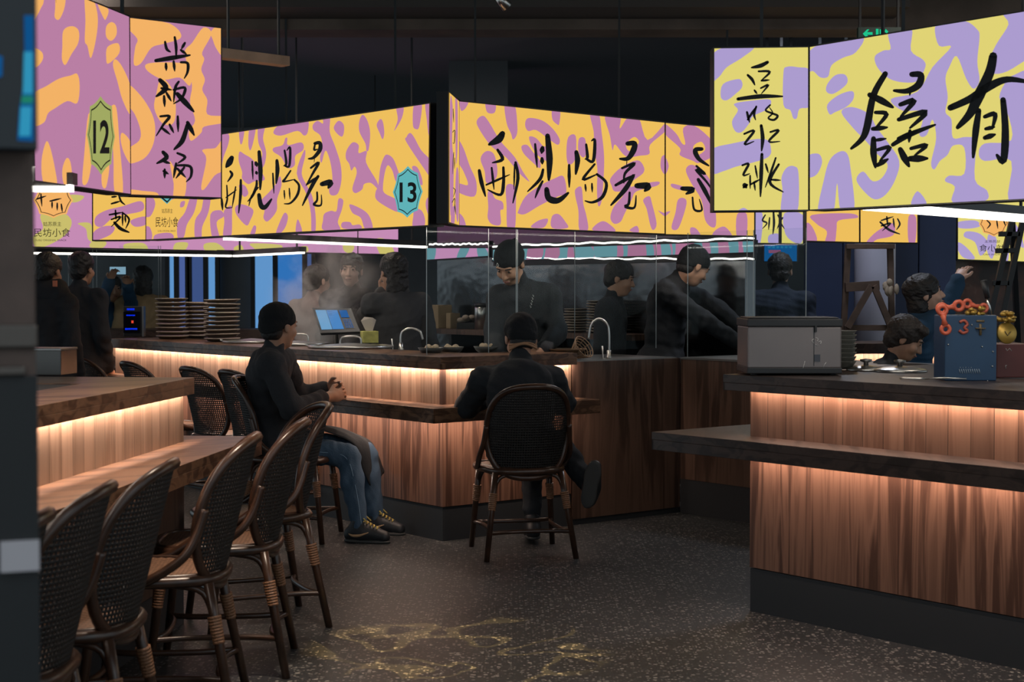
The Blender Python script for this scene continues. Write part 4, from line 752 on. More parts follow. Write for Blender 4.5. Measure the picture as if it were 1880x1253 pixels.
# ------------------------------------------------------------------ rattan chairs
M_CANE = mat('dark_rattan', (.046, .021, .012), .30, var=(22, .35))
M_WEAVE = mat('dark_cane_weave', (.008, .006, .005), .6, var=(60, .3))
M_SEATW = mat('seat_cane', (.20, .105, .062), .5, var=(90, .35))
M_BIND = mat('binding_cane', (.23, .105, .050), .45, bump=(160, .5))
def make_chair():
    t = thing('rattan_chair', 'rattan chair', 'chair')
    R = .25; HU, ZC, HZ = .245, .636, .232; TL = math.tan(math.radians(14))
    def bp(u, z, off=0.):
        th = u/R; return ((R+off)*math.sin(th), -.205-(z-.42)*TL+R*(1-math.cos(th))-off*math.cos(th), z)
    hoop = []
    for i in range(48):
        a = 2*math.pi*i/48; c, s = math.cos(a), math.sin(a)
        u = HU*math.copysign(abs(c)**.78, c)*(1-.10*max(0, -s)); hoop.append(bp(u, ZC+HZ*math.copysign(abs(s)**.85, s)))
    MB().tube(hoop, .0165, 8, closed=True).build('backrest_frame', M_CANE, t)
    # woven panel with its open squares
    mb = MB(); cs = .0128; h = .0036; vid = {}
    def V(u, z):
        k = (round(u, 5), round(z, 5))
        if k not in vid: vid[k] = len(mb.v); mb.v.append(bp(u, z))
        return vid[k]
    for i in range(-19, 20):
        for j in range(-19, 20):
            u, z = i*cs, ZC+j*cs
            fz = (z-ZC)/HZ; fu = u/(HU*(1-.10*max(0, -fz)))
            if abs(fu)**2.5+abs(fz)**2.4 > .97: continue
            o = [V(u+dx*cs/2, z+dz*cs/2) for dx, dz in ((-1, -1), (1, -1), (1, 1), (-1, 1))]
            q = [V(u+dx*h, z+dz*h) for dx, dz in ((-1, -1), (1, -1), (1, 1), (-1, 1))]
            for k in range(4): mb.f.append([o[k], o[(k+1) % 4], q[(k+1) % 4], q[k]]); mb.m.append(0); mb.sm.append(True)
    o = mb.build('backrest_weave', M_WEAVE, t); sd = o.modifiers.new('thick', 'SOLIDIFY'); sd.thickness = .004; sd.offset = 0
    # seat
    def seat_pt(a, k=1.):
        c, s = math.cos(a), math.sin(a); y = .215*math.copysign(abs(s)**.55, s); w = .205+.028*(y/.215); return (k*w*math.copysign(abs(c)**.55, c), k*y)
    MB().tube([seat_pt(2*math.pi*i/40)+(.438,) for i in range(40)], .0175, 8, closed=True).tube([seat_pt(2*math.pi*i/40, .93)+(.452,) for i in range(40)], .008, 6, closed=True).build('seat_frame', M_CANE, t)
    mb = MB(); n = 15; pts = {}
    for i in range(-n, n+1):
        for j in range(-n, n+1):
            x, y = i/n*.95, j/n*.95
            w = .205+.028*y; P = (x*w, y*.215)
            if abs(x)**3.4+abs(y)**3.4 <= .86: pts[i, j] = len(mb.v); mb.v.append((P[0], P[1], .452-.006*(1-x*x)*(1-y*y)+(.0022 if (i+j) % 2 else 0)))
    for (i, j) in list(pts):
        q = [(i, j), (i+1, j), (i+1, j+1), (i, j+1)]
        if all(k in pts for k in q): mb.f.append([pts[k] for k in q]); mb.m.append((i+j) % 2); mb.sm.append(False)
    mb.build('seat_weave', [M_SEATW, mat('seat_cane_shadow', (.11, .058, .034), .55)], t)
    # legs with bindings and curved brackets
    L = {(-1, -1): ((-.168, -.175, .43), (-.228, -.255, 0)), (1, -1): ((.168, -.175, .43), (.228, -.255, 0)), (-1, 1): ((-.185, .165, .43), (-.218, .215, 0)), (1, 1): ((.185, .165, .43), (.218, .215, 0))}
    def on(k, z): a, b = (Vector(v) for v in L[k]); f = (a.z-z)/a.z; return a.lerp(b, f)
    for k in L:
        a, b = L[k]
        lg = MB().tube([a, tuple(on(k, .3)), b], [.0165, .0165, .0145], 10).build('leg', M_CANE, t)
        bd = MB(); p0, p1 = on(k, .33), on(k, .245)
        for i in range(9): bd.tube([tuple(p0.lerp(p1, i/9)), tuple(p0.lerp(p1, (i+.85)/9))], [.0225-.0004*i]*2, 10)
        bd.build('binding', M_BIND, lg)
    br = MB()
    for k1, k2 in (((-1, -1), (1, -1)), ((-1, 1), (1, 1)), ((-1, -1), (-1, 1)), ((1, -1), (1, 1))):
        for a, b in ((k1, k2), (k2, k1)):
            p = on(a, .30); q = on(a, .425).lerp(on(b, .425), .30); m = on(a, .40).lerp(on(b, .40), .06)
            br.tube([tuple(x) for x in smooth_curve([tuple(p), tuple(m), tuple(q)], 5)], .010, 7)
        br.tube([tuple(on(k1, .425).lerp(on(k2, .425), .3)), tuple(on(k1, .425).lerp(on(k2, .425), .7))], .010, 7)
    br.build('bracket', M_CANE, t)
    st = MB()
    c = [on(k, .135) for k in ((-1, -1), (1, -1), (1, 1), (-1, 1))]
    for i in range(4):
        a, b = c[i], c[(i+1) % 4]; m1 = a.lerp(b, .22); m2 = a.lerp(b, .78); ctr = Vector((0, 0, .135))
        m1 = m1.lerp(ctr, .14); m2 = m2.lerp(ctr, .14)
        st.tube([tuple(x) for x in smooth_curve([tuple(a), tuple(m1), tuple(m2), tuple(b)], 5)], .0105, 7)
    st.build('stretcher', M_CANE, t)
    for s in (-1, 1):
        pts = [bp(s*.235, .665, .012), bp(s*.245, .58, .016), (s*.232, -.10, .515), (s*.226, -.01, .455), (s*.222, .05, .437)]
        MB().tube([tuple(x) for x in smooth_curve(pts, 6)], .0145, 8).build('arm_support', M_CANE, t)
    return t
chair0 = make_chair(); used = [0]
def place(x, y, deg, label, group=None):
    if not used[0]:
        used[0] = 1; r = chair0; r.location = (x, y, 0); r.rotation_euler = (0, 0, math.radians(deg)); r['label'] = label
        if group: r['group'] = group
    else: r = dup(chair0, (x, y, 0), math.radians(deg), label, group)
    return r
G1 = 'rattan chairs along the near counter'; G2 = 'rattan chairs along the corner counter'
place(.045, 7.90, 12, 'rattan chair in the middle of the floor with a person in black on it', G2)
place(-1.19, 8.38, -97, 'rattan chair under the man in jeans at the corner counter', G2)
NEAR = [(-1.28, 3.17, 93, 'nearest dark rattan chair at the near counter, half hidden by the brown pillar'), (-1.27, 3.64, 93, 'second rattan chair from the brown pillar at the near counter'), (-1.23, 4.15, 92, 'third rattan chair from the brown pillar, its back shows whole'),
        (-1.13, 4.92, 95, 'fourth rattan chair from the pillar, its back edge lit orange'), (-1.05, 5.50, 94.5, 'rattan chair with the pattern of light through its back, fifth from the pillar'), (-1.05, 6.22, 113, 'rattan chair turned to show its woven inner back, at the end of the near counter')]
for x, y, d, l in NEAR: place(x, y, d, l, G1)
def booth_chair(a, b, deg, label):
    p = ab(a, b); place(p[0], p[1], math.degrees(YAW)-90+deg, label, G2)
booth_chair(1.47, -.20, 2, 'rattan chair tucked in behind the man in jeans')
booth_chair(1.98, -.20, 3, 'rattan chair whose back shows under the end of the near counter top')
booth_chair(2.85, -.20, 0, 'rattan chair tucked against the lit boards, only its top shows')
booth_chair(3.62, -.20, -2, 'rattan chair furthest along the corner counter, by the dark coat')
p = at(189, 640, 12.0); place(p[0], p[1], 0, 'reddish woven rattan chair back at the far lit counter', 'rattan chairs at the far booth')

# ------------------------------------------------------------------ tableware and machines on the counters
M_PLATE = mat('plate_dark', (.12, .085, .062), .4); M_PRIM = mat('plate_rim', (.55, .44, .34), .4)
def plate_stack(base, r, n, dz, label, group, square=True, h=.026):
    first = None
    for i in range(n):
        loc = (base[0]+random.uniform(-.004, .004), base[1]+random.uniform(-.004, .004), base[2]+i*dz)
        lab = ('bottom' if i == 0 else 'top' if i == n-1 else ['second', 'third', 'fourth', 'fifth', 'sixth', 'seventh', 'eighth', 'ninth', 'tenth', 'eleventh', 'twelfth'][i-1])+(' plate of ' if i in (0, n-1) else ' plate up in ')+label
        if first is None:
            mb = MB(); mb.lathe([(.55*r, 0), (.78*r, .004), (.93*r, h*.7), (.985*r, h*.8)], seg=28, mi=0).lathe([(.985*r, h*.8), (r, h*.86), (r, h), (.97*r, h), (.90*r, h*.72), (.5*r, .008)], seg=28, mi=1, cap=False)
            first = mb.build('plate', [M_PLATE, M_PRIM]); first.location = loc; tag(first, lab, 'plate', group)
        else:
            c = first.copy(); COL.objects.link(c); c.location = loc; c['label'] = lab
            c.rotation_euler = (random.uniform(-.02, .02), random.uniform(-.02, .02), 0)
def cpt(px, b, z): # point over the left wing of the corner counter at depth b, in picture column px
    k = (px-940)/FPX; q = C0+b*uR; a = (k*q[1]-q[0])/(uL[0]-k*uL[1]); w = q+a*uL; return np.array([w[0], w[1], z])
plate_stack(cpt(316, .30, ZT), .120, 10, .0305, 'the stack beside the black display', 'plates stacked on the corner counter')
plate_stack(cpt(361, .52, ZT), .100, 9, .0305, 'the middle stack on the corner counter', 'plates stacked on the corner counter')
plate_stack(cpt(408, .30, ZT), .125, 10, .0300, 'the tall stack nearest the dark windows', 'plates stacked on the corner counter')
# shelf on the steel wall with boxes, and plate stacks that stand in for reflections
sh_ = thing('wall_shelf', 'dark wooden shelf along the steel wall behind the cooks', 'shelf', WQ+nL*.002, WR)
MB().box(1.15, 3.75, 0, .32, 1.0, 1.04).build('board', M_TALL, sh_)
for t in (1.3, 2.3, 3.3): MB().box(t-.015, t+.015, .0, .3, .0, 1.0).build('bracket', M_BLACK, sh_)
def spt(px, d, z):
    q = WQ+nL*d; k = (px-940)/FPX; a = (k*q[1]-q[0])/(uL[0]-k*uL[1]); w = q+a*uL; return np.array([w[0], w[1], z])
plate_stack(spt(1058, .20, 1.041), .092, 9, .0195, 'the low stack standing in for a reflection on the shelf', 'plates standing in for reflections on the wall shelf', h=.018)
plate_stack(spt(1103, .17, 1.041), .105, 12, .0195, 'the tall stack standing in for a reflection on the shelf', 'plates standing in for reflections on the wall shelf', h=.018)
M_CARD = mat('cardboard', (.33, .25, .15), .8, var=(8, .15))
def boxthing(name, label, cat, c, sx, sy, sz, m, rot=0, group=None, lidm=None):
    t = thing(name, label, cat, c, rot, group)
    MB().box(-sx/2, sx/2, -sy/2, sy/2, 0, sz).build('body', m, t, bevel=.004)
    MB().box(-sx/2-.002, sx/2+.002, -.012, .012, sz-.001, sz+.001).box(-.012, .012, -sy/2-.002, -sy/2, .01, sz).build('tape', lidm or mat('tape', (.24, .18, .10), .5), t)
    return t
boxthing('cardboard_box', 'larger cardboard box on the wall shelf beside the glass edge', 'box', spt(806, .17, 1.04), .17, .14, .19, M_CARD, WR)
boxthing('cardboard_box', 'small cardboard box squeezed beside the larger one on the shelf', 'box', spt(832, .15, 1.04), .06, .1, .125, M_CARD, WR)
t = thing('steel_canister', 'tall shiny canister on the shelf by the standing cook', 'canister', spt(884, .16, 1.04))
MB().lathe([(.055, 0), (.055, .17), (.05, .18)], seg=20).build('body', M_STEEL, t); MB().lathe([(.058, .18), (.058, .20), (.02, .21)], seg=20).build('lid', M_BLACK, t)
t = thing('tissue_tray', 'dark tray with a crumpled towel on the shelf near the standing cook', 'tray', spt(857, .16, 1.04))
MB().box(-.08, .08, -.06, .06, 0, .05).build('tray', M_BLACK, t, bevel=.004)
tw = MB()
for i in range(7): tw.sphere((random.uniform(-.05, .05), random.uniform(-.03, .03), .065+random.uniform(0, .03)), (.03, .03, .022), 10, 6)
tw.build('towel', mat('towel_beige', (.42, .34, .27), .9), t)
# soup pots sunk into the corner counter
def pot(px, b, r, label, handle=True):
    c = cpt(px, b, ZT); t = thing('soup_pot', label, 'pot', c)
    MB().lathe([(r*.90, -.12), (r*.93, 0), (r, .004), (r, .016), (r*.95, .018), (r*.90, .006), (r*.86, -.02), (r*.2, -.03)], seg=48, cap=True).build('rim', M_STEEL, t)
    MB().lathe([(r*.88, .004), (r*.6, .020), (r*.1, .030), (.001, .031)], seg=40, cap=False).build('lid', M_DSTEEL, t)
    if handle: MB().tube(smooth_curve([(-.065, 0, .02), (-.05, 0, .065), (.05, 0, .068), (.065, 0, .02)], 5), .006, 8).build('handle', M_STEEL, t)
    MB().tube([(-r*.99, -.02, .01), (-r*1.05, -.02, .02), (-r*1.05, .03, .02), (-r*.99, .03, .01)], .005, 6).build('side_handle', M_STEEL, t)
    return t
pot(644, .33, .265, 'wide steel soup pot in the counter top nearest the gooseneck tap')
pot(548, .33, .20, 'steel soup pot in the counter behind the seated man')
pot(462, .33, .20, 'steel soup pot in the counter nearest the plate stacks', False)
# card terminal / black display with blue LED writing
c = cpt(246, .36, ZT); t = thing('queue_display', 'small black box display with blue LED lettering beside the plates', 'display', c, .1)
MB().box(-.075, .075, -.05, .11, 0, .235).build('housing', M_BLACK, t, bevel=.006)
MB().box(-.073, .055, -.056, -.049, .03, .195).build('screen', mat('screen_glass', (.004, .005, .012), .1), t)
MB().box(.068, .082, -.056, .05, 0, .235).build('side_trim', M_DSTEEL, t)
M_BLUE = emis('led_blue', '#0b2ee0', 1.4); mb = MB()
for i in range(9): mb.box(-.05+i*.0075, -.05+i*.0075+.005, -.058, -.056, .160+random.uniform(0, .003), .170)
for i in range(11): mb.box(-.060+i*.0085, -.060+i*.0085+.006, -.058, -.056, .052+random.uniform(0, .003), .066)
for i in range(7): mb.box(-.045+i*.0085, -.045+i*.0085+.005, -.0585, -.056, .205, .220)
mb.build('led_text', M_BLUE, t); MB().box(-.012, .004, -.058, -.056, .105, .125).build('led_digit', emis('led_red', '#d0402c', 1.2), t)
# point of sale screen and tissue box
c = cpt(617, .56, .972); t = thing('cash_register_screen', 'tilted point-of-sale touch screen with a blue page, behind the steaming pots', 'screen', c)
P = [at(588, 612, c[1]-.08), at(662, 609, c[1]-.14), at(645, 566, c[1]+.06), at(573, 565, c[1]+.12)]
P = [np.array(p)-c for p in P]; nrm = np.cross(P[1]-P[0], P[3]-P[0]); nrm /= np.linalg.norm(nrm)
def quadslab(mb, P, t0, t1, mi=0):
    f = [p+nrm*t1 for p in P]; k = [p+nrm*t0 for p in P]
    mb.add(f+k, [(0, 1, 2, 3), (7, 6, 5, 4), (0, 4, 5, 1), (1, 5, 6, 2), (2, 6, 7, 3), (3, 7, 4, 0)], mi)
def qp(u, v): return P[0]*(1-u)*(1-v)+P[1]*u*(1-v)+P[2]*u*v+P[3]*(1-u)*v
mb = MB(); quadslab(mb, P, -.022, 0); mb.build('screen_housing', mat('register_black', (.02, .021, .024), .35), t, bevel=.003)
mb = MB()
for (u0, u1, v0, v1), mi in (((.06, .33, .13, .9), 0), ((.34, .62, .13, .9), 1), ((.66, .86, .6, .9), 2), ((.66, .9, .13, .56), 3)):
    quadslab(mb, [qp(u0, v0), qp(u1, v0), qp(u1, v1), qp(u0, v1)], .0, .0012, mi)
mb.build('touch_page', [emis('page_pale', '#6c9cc4', 1.), emis('page_blue', '#4b82bd', 1.), emis('page_key', '#2c5c97', 1.), mat('key_dark', (.03, .035, .045), .4)], t)
mb = MB()
for i in range(4):
    for j in range(5): quadslab(mb, [qp(.68+i*.052, .17+j*.075), qp(.715+i*.052, .17+j*.075), qp(.715+i*.052, .215+j*.075), qp(.68+i*.052, .215+j*.075)], .0012, .0022)
for v in (.84, .76, .70): quadslab(mb, [qp(.37, v-.012), qp(.37+.2*(v-.3), v-.012), qp(.37+.2*(v-.3), v), qp(.37, v)], .0012, .002)
mb.build('keypad', emis('key_blue', '#33598c', 1.), t)
MB().tube([(0, .02, 0), (.0, .015, .1), tuple(qp(.5, .15)-nrm*.02)], .014, 10).build('stand', M_STEEL, t); MB().lathe([(.09, 0), (.09, .008), (.02, .014)], seg=24).build('base', M_DSTEEL, t)
c = cpt(678, .57, .972); t = thing('tissue_box', 'yellow tissue box with a white tissue beside the touch screen', 'tissue box', c, .3)
MB().box(-.05, .05, -.045, .045, 0.04, .115).build('box', mat('tissue_yellow', (.50, .46, .12), .6, var=(14, .35)), t, bevel=.003)
MB().box(-.06, .06, -.05, .05, 0, .04).build('riser', M_BLACK, t)
tw = MB(); n = 9
tw.add([(-.02, 0, .11), (.02, 0, .11), (.045, .004, .185), (.02, -.008, .20), (-.03, .006, .205), (-.055, -.004, .18)], [(0, 1, 2, 3, 4, 5)])
tw.add([(-.015, .01, .11), (.025, .008, .11), (.03, .02, .18), (-.01, .025, .195), (-.04, .02, .17)], [(0, 1, 2, 3, 4)])
o = tw.build('tissue', mat('tissue_paper', (.55, .47, .40), .9), t); sd = o.modifiers.new('t', 'SOLIDIFY'); sd.thickness = .003
# gooseneck taps
def tap(base, dx, h, label, rot):
    t = thing('gooseneck_tap', label, 'tap', base, rot)
    MB().tube(smooth_curve([(0, 0, 0), (0, 0, h*.62), (dx*.12, 0, h*.88), (dx*.5, 0, h), (dx*.86, 0, h*.86), (dx, 0, h*.5)], 7), .0075, 10).build('spout', M_STEEL, t)
    MB().lathe([(.018, 0), (.018, .012), (.012, .02), (.012, .05)], seg=16).build('base', M_STEEL, t)
    MB().tube([(-.02 if dx > 0 else .02, 0, .0), (-.05 if dx > 0 else -.035, 0, .0), (-.055 if dx > 0 else -.04, 0, .075)], .005, 8).build('lever', M_STEEL, t)
tap(cpt(736, .56, .972), .135, .14, 'arched steel tap on the corner counter by the dark-haired person', 0)
c = at(1118, 655, 9.08); tap((c[0], c[1], .942), -.12, .235, 'tall arched steel tap over the sink by the tall cabinet', 0)
# basket and tray at the sink
c = at(1068, 655, 8.98); t = thing('bamboo_basket', 'small bamboo basket lying by the sink next to the lit counter', 'basket', (c[0], c[1], .943), .3)
bk = MB(); tl = Matrix.Rotation(.9, 4, 'X') @ Matrix.Rotation(.5, 4, 'Y')
for i in range(6):
    r = .035+.007*i; z = -.05+.014*i
    bk.tube([tuple(tl @ Vector((r*math.cos(a), r*math.sin(a), z))+Vector((0, 0, .062))) for a in np.linspace(0, 2*math.pi, 25)[:-1]], .0035, 6, closed=True)
for i in range(10):
    a = 2*math.pi*i/10; bk.tube([tuple(tl @ Vector(((.035+.007*k)*math.cos(a), (.035+.007*k)*math.sin(a), -.05+.014*k))+Vector((0, 0, .062))) for k in (0, 5)], .0025, 5)
bk.build('weave', mat('bamboo', (.22, .13, .07), .6), t)
c = at(1040, 640, 9.0); t = thing('bamboo_tray', 'flat bamboo tray resting on the counter by the cook', 'tray', (c[0], c[1], .989), .6)
MB().lathe([(.001, .0), (.10, .0), (.115, .012), (.118, .016), (.112, .016), (.1, .006), (.001, .004)], seg=32).build('tray', mat('bamboo', None or (.2, .12, .07), .6), t)
M_BOWL = mat('bowl_dark', (.06, .05, .045), .35); M_FOOD = mat('garlic', (.42, .30, .2), .7)
for i, (b, a) in enumerate(((.28, .50), (.45, .54), (.66, .48))):
    c = ab(a, b, .973); t = thing('prep_bowl', ('dark bowl with garlic on the worktop by the booth corner', 'dark bowl with shallots on the worktop', 'dark bowl nearest the standing cook on the worktop')[i], 'bowl', c)
    MB().lathe([(.03, 0), (.06, .02), (.075, .045), (.071, .045), (.055, .02), (.001, .012)], seg=24).build('bowl', M_BOWL, t)
    f = MB()
    for k in range(6): f.sphere((random.uniform(-.03, .03), random.uniform(-.03, .03), .035+random.uniform(0, .012)), random.uniform(.014, .02), 8, 6)
    f.build('food', M_FOOD, t)
# grey food warmer on the right-hand counter
wY = 6.36; wx0, wx1 = at(1373, 640, wY)[0], at(1545, 640, wY)[0]; wz = lambda y: at(1450, y, wY)[2]
t = thing('food_warmer', 'grey box-shaped food warmer with black lid on the side counter corner', 'appliance', ((wx0+wx1)/2, wY, ZT)); w = (wx1-wx0)/2; h0 = ZT
M_WARM = mat('warmer_grey', (.20, .172, .166), .38, .35, var=(4, .08))
MB().box(-w, w, 0, .30, .03, wz(600)-h0).build('body', M_WARM, t, bevel=.006)
MB().box(-w-.003, w+.003, -.006, .305, wz(600)-h0, wz(586)-h0).box(-w+.01, w-.01, .01, .29, wz(586)-h0, wz(583)-h0).build('lid', M_BLACK, t, bevel=.004)
MB().box(-w-.002, w+.002, -.004, .302, .008, .032).build('base', M_BLACK, t, bevel=.003)
for x in (-w+.03, w-.03):
    for y in (.03, .27): MB().lathe([(.014, 0), (.014, .01)], (x, y, 0), 12).build('foot', M_BLACK, t)
MB().box(w-.115, w-.112, -.001, .001, .04, wz(600)-h0).build('seam', M_BLACK, t)
MB().box(w-.112, w-.088, -.003, .001, .058, .087).build('keypad', mat('keypad_dark', (.05, .055, .07), .4), t)
MB().box(w-.112, w-.104, -.012, .0, wz(610)-h0, wz(598)-h0).build('latch', M_BLACK, t)
em_ = MB(); ey = wz(628)-h0
for pts in ([(-.012, 0, .012), (-.02, 0, .004), (-.012, 0, -.006)], [(-.004, 0, .016), (.006, 0, .012), (.002, 0, .002)], [(.006, 0, -.002), (.018, 0, .004), (.016, 0, -.01)], [(-.006, 0, -.01), (.004, 0, -.016)]):
    em_.tube([(x+.09, -.001, z+ey) for x, y, z in smooth_curve(pts, 4)] if len(pts) > 2 else [(x+.09, -.001, z+ey) for x, y, z in pts], .0014, 5)
em_.build('emblem', mat('emblem_silver', (.6, .58, .56), .3), t)
MB().tube([(.042, -.001, .06), (.036, -.002, .035), (.028, -.001, .02)], .0012, 5).tube([(.13, -.001, .055), (.122, -.002, .045), (.118, -.001, .032)], .0012, 5).build('scratch', mat('emblem_silver', (.6, .58, .56), .3), t)
# stacked bowls behind the warmer
first = None
for i in range(8):
    loc = (1.445, 6.80, ZT+.006+i*.019)
    lab = (['bottom', 'second', 'third', 'fourth', 'fifth', 'sixth', 'seventh', 'top'][i])+' bowl of the stack hidden behind the grey food warmer'
    if first is None:
        first = MB().lathe([(.03, 0), (.055, .012), (.068, .034), (.071, .036), (.066, .036), (.05, .014), (.001, .008)], seg=26).build('bowl', mat('bowl_grey', (.20, .19, .16), .35)); first.location = loc; tag(first, lab, 'bowl', 'bowls stacked behind the food warmer')
    else: c = first.copy(); COL.objects.link(c); c.location = loc; c['label'] = lab
# pot lids
def lid(px, py, r, label, z=ZT):
    c = atz(px, py, z+.01); t = thing('pot_lid', label, 'lid', (c[0], c[1], z))
    MB().lathe([(r, 0), (r, .008), (r*.93, .012), (r*.6, .020), (.01, .026)], seg=40).build('cover', M_STEEL, t)
    MB().lathe([(.012, .022), (.010, .036), (.026, .042), (.026, .05), (.001, .054)], seg=18).build('knob', M_DSTEEL, t)
lid(1590, 677, .085, 'small round steel pot lid on the side counter by the bowls'); lid(1652, 679, .115, 'larger round steel pot lid in front of the man looking down')
c = atz(1700, 697, ZT+.005); t = thing('skimmer', 'steel skimmer with a wire loop lying on the side counter', 'utensil', (c[0], c[1], ZT), -.25)
MB().tube([(-.05+.045*math.cos(a), .022*math.sin(a), .008) for a in np.linspace(0, 2*math.pi, 25)[:-1]], .004, 6, closed=True).build('loop', M_STEEL, t)
MB().tube([(-.01, 0, .008), (.08, -.01, .012), (.15, -.015, .01)], .004, 6).build('handle', M_STEEL, t)
# blue case with studs, red box, tools and gold trinkets
bY = 5.98; M_BLUEC = mat('case_blue', (.012, .048, .110), .45, var=(6, .15)); bx0, bx1 = at(1735, 640, bY)[0], at(1830, 640, bY)[0]; bz = lambda y: at(1780, y, bY)[2]
t = thing('blue_case', 'blue upright metal case with studs and round emblems on the side counter', 'case', ((bx0+bx1)/2, bY, ZT)); w = (bx1-bx0)/2
MB().box(-w, w, 0, .16, 0, bz(579)-ZT).build('body', M_BLUEC, t, bevel=.004)
def bl(px, py, d=-.002): p = at(px, py, bY+d); return (p[0]-t.location[0], d, p[2]-ZT)
rd = mat('emblem_red', (.42, .085, .05), .5); gd = mat('gold_foil', (.50, .30, .06), .35, .6)
MB().tube([bl(*p) for p in smooth_curve([(1762, 592), (1770, 589), (1776, 596), (1771, 602), (1776, 608), (1768, 612), (1761, 607)], 4)], .006, 6).build('red_emblem', rd, t)
MB().tube([bl(*p) for p in smooth_curve([(1793, 590), (1807, 590)], 1)], .004, 6).lathe([(.001, 0), (.02, .0), (.02, .004), (.001, .004)], bl(1800, 604), 12).tube([bl(1800, 595), bl(1800, 616)], .005, 6).build('gold_emblem', mat('gold_dull', (.16, .11, .05), .5), t)
for px, py in ((1741, 633), (1803, 637), (1823, 646), (1822, 673), (1813, 700), (1784, 597)): MB().sphere(bl(px, py), .0035, 8, 6).build('stud', M_STEEL, t)
mb = MB()
for i in range(10): mb.tube([bl(1761+i*4, 678), bl(1763+i*4, 686)], .0015, 5)
for i in range(5): mb.sphere(bl(1763+i*5, 675), .0016, 6, 4)
mb.build('vent', mat('case_mark', (.30, .36, .42), .5), t)
t = thing('red_box', 'dark red box with white marks behind the blue case', 'box', (at(1862, 690, 6.2)[0], 6.2, ZT)); w = at(1895, 690, 6.2)[0]-at(1829, 690, 6.2)[0]
MB().box(-w/2, w/2, 0, .2, 0, .135).build('body', mat('box_red', (.13, .030, .026), .5, var=(5, .25)), t, bevel=.004)
MB().tube([(-.03, -.001, .05), (-.035, -.001, .05), (-.035, -.001, .035)], .0015, 5).tube([(-.035, -.001, .118), (-.03, -.001, .108), (-.02, -.001, .118), (-.012, -.001, .108)], .0015, 5).build('mark', mat('mark_white', (.5, .45, .42), .6), t)
M_ORG = mat('enamel_orange', (.62, .115, .055), .4)
def bone(a, b, r, Y, label):
    A, B = at(a[0], a[1], Y), at(b[0], b[1], Y); o = (A+B)/2; s = thing('orange_link', label, 'tool', o); A = A-o; B = B-o
    mb = MB()
    for c in (A, B): mb.tube([(c[0]+r*math.cos(q), c[1], c[2]+r*math.sin(q)) for q in np.linspace(0, 2*math.pi, 21)[:-1]], r*.48, 8, closed=True)
    d = (B-A)/np.linalg.norm(B-A); mb.tube([tuple(A+d*r*1.1), tuple((A+B)/2), tuple(B-d*r*1.1)], [r*.85, r*.5, r*.85], 10)
    mb.build('link', M_ORG, s)
bone((1729, 567), (1760, 562), .017, 6.00, 'orange enamel link bar over the edge of the blue case')
bone((1730, 570), (1736, 605), .016, 5.955, 'orange enamel link hanging down beside the blue case')
bone((1776, 558), (1806, 566), .014, 6.03, 'orange enamel link bar lying on top of the blue case')
def lump(name, label, cat, c, n, r, m, part):
    s = thing(name, label, cat, c); mb = MB()
    for i in range(n): mb.sphere((random.uniform(-r, r), random.uniform(-.02, .02), random.uniform(-r*.5, r*.5)), (random.uniform(.008, .016), .012, random.uniform(.006, .012)), 8, 6)
    mb.build(part, m, s, base=None); return s
lump('gold_tinsel', 'crumpled gold tinsel on top of the blue case', 'ornament', (at(1788, 572, 6.02)[0], 6.02, at(1788, 572, 6.02)[2]), 16, .032, gd, 'tinsel')
lump('gold_ribbon', 'gold foil ribbon hanging off the side of the blue case', 'ornament', (at(1846, 580, 6.05)[0], 6.05, at(1846, 580, 6.05)[2]), 18, .036, gd, 'ribbon')
c = at(1848, 612, 6.05); t = thing('gold_coin', 'large gold coin ornament beside the blue case', 'ornament', c, .2)
o = MB().lathe([(.001, -.006), (.040, -.006), (.043, 0), (.040, .006), (.001, .006)], seg=28).build('coin', gd, t); o.rotation_euler = (1.45, 0, 0)
MB().tube([(-.012, -.009, .008), (0, -.009, -.01), (.014, -.009, .006)], .002, 5).build('coin_mark', mat('gold_dull', (.16, .11, .05), .5), t)
MB().tube([(0, 0, .04), (0, .0, .075)], .002, 5).build('cord', gd, t)
c = at(1819, 579, 6.04); t = thing('press_lever', 'black-handled steel lever sticking up from the blue case', 'lever', c)
d = at(1806, 515, 6.04)-c; e = at(1813, 548, 6.04)-c
MB().tube([(0, 0, 0), tuple(e)], .006, 8).build('rod', M_STEEL, t); MB().tube([tuple(e), tuple(d)], [.011, .013], 10).build('grip', M_BLACK, t)
# ladders
M_LADW = mat('ladder_wood', (.085, .050, .033), .7, var=(9, .3))
LY = 11.0; o = at(1596, 620, LY); t = thing('wooden_stepladder', 'old wooden stepladder in front of the navy wall with a rag on its step', 'ladder', (o[0], LY, 0))
def lp(px, py, dy=0): p = at(px, py, LY); return (p[0]-o[0], dy, p[2])
def beam(name, a, b, w, d, m, par):
    a, b = Vector(a), Vector(b); z = (b-a).normalized(); x = Vector((0, 1, 0)).cross(z).normalized(); y = z.cross(x)
    mb = MB(); vs = [tuple(p+x*sx*w/2+y*sy*d/2) for p in (a, b) for sx, sy in ((-1, -1), (1, -1), (1, 1), (-1, 1))]
    mb.add(vs, [(3, 2, 1, 0), (4, 5, 6, 7), (0, 1, 5, 4), (1, 2, 6, 5), (2, 3, 7, 6), (3, 0, 4, 7)]); return mb.build(name, m, par, bevel=.002)
def ground(a, b):   # carry a rail on down to the floor
    f = a[2]/(a[2]-b[2]); return (a[0]+(b[0]-a[0])*f, a[1]+(b[1]-a[1])*f, 0)
a, b = lp(1557, 450), lp(1548, 620); beam('rail', a, ground(a, b), .042, .03, M_LADW, t)
a, b = lp(1634, 450), lp(1638, 620); beam('rail', a, ground(a, b), .042, .03, M_LADW, t)
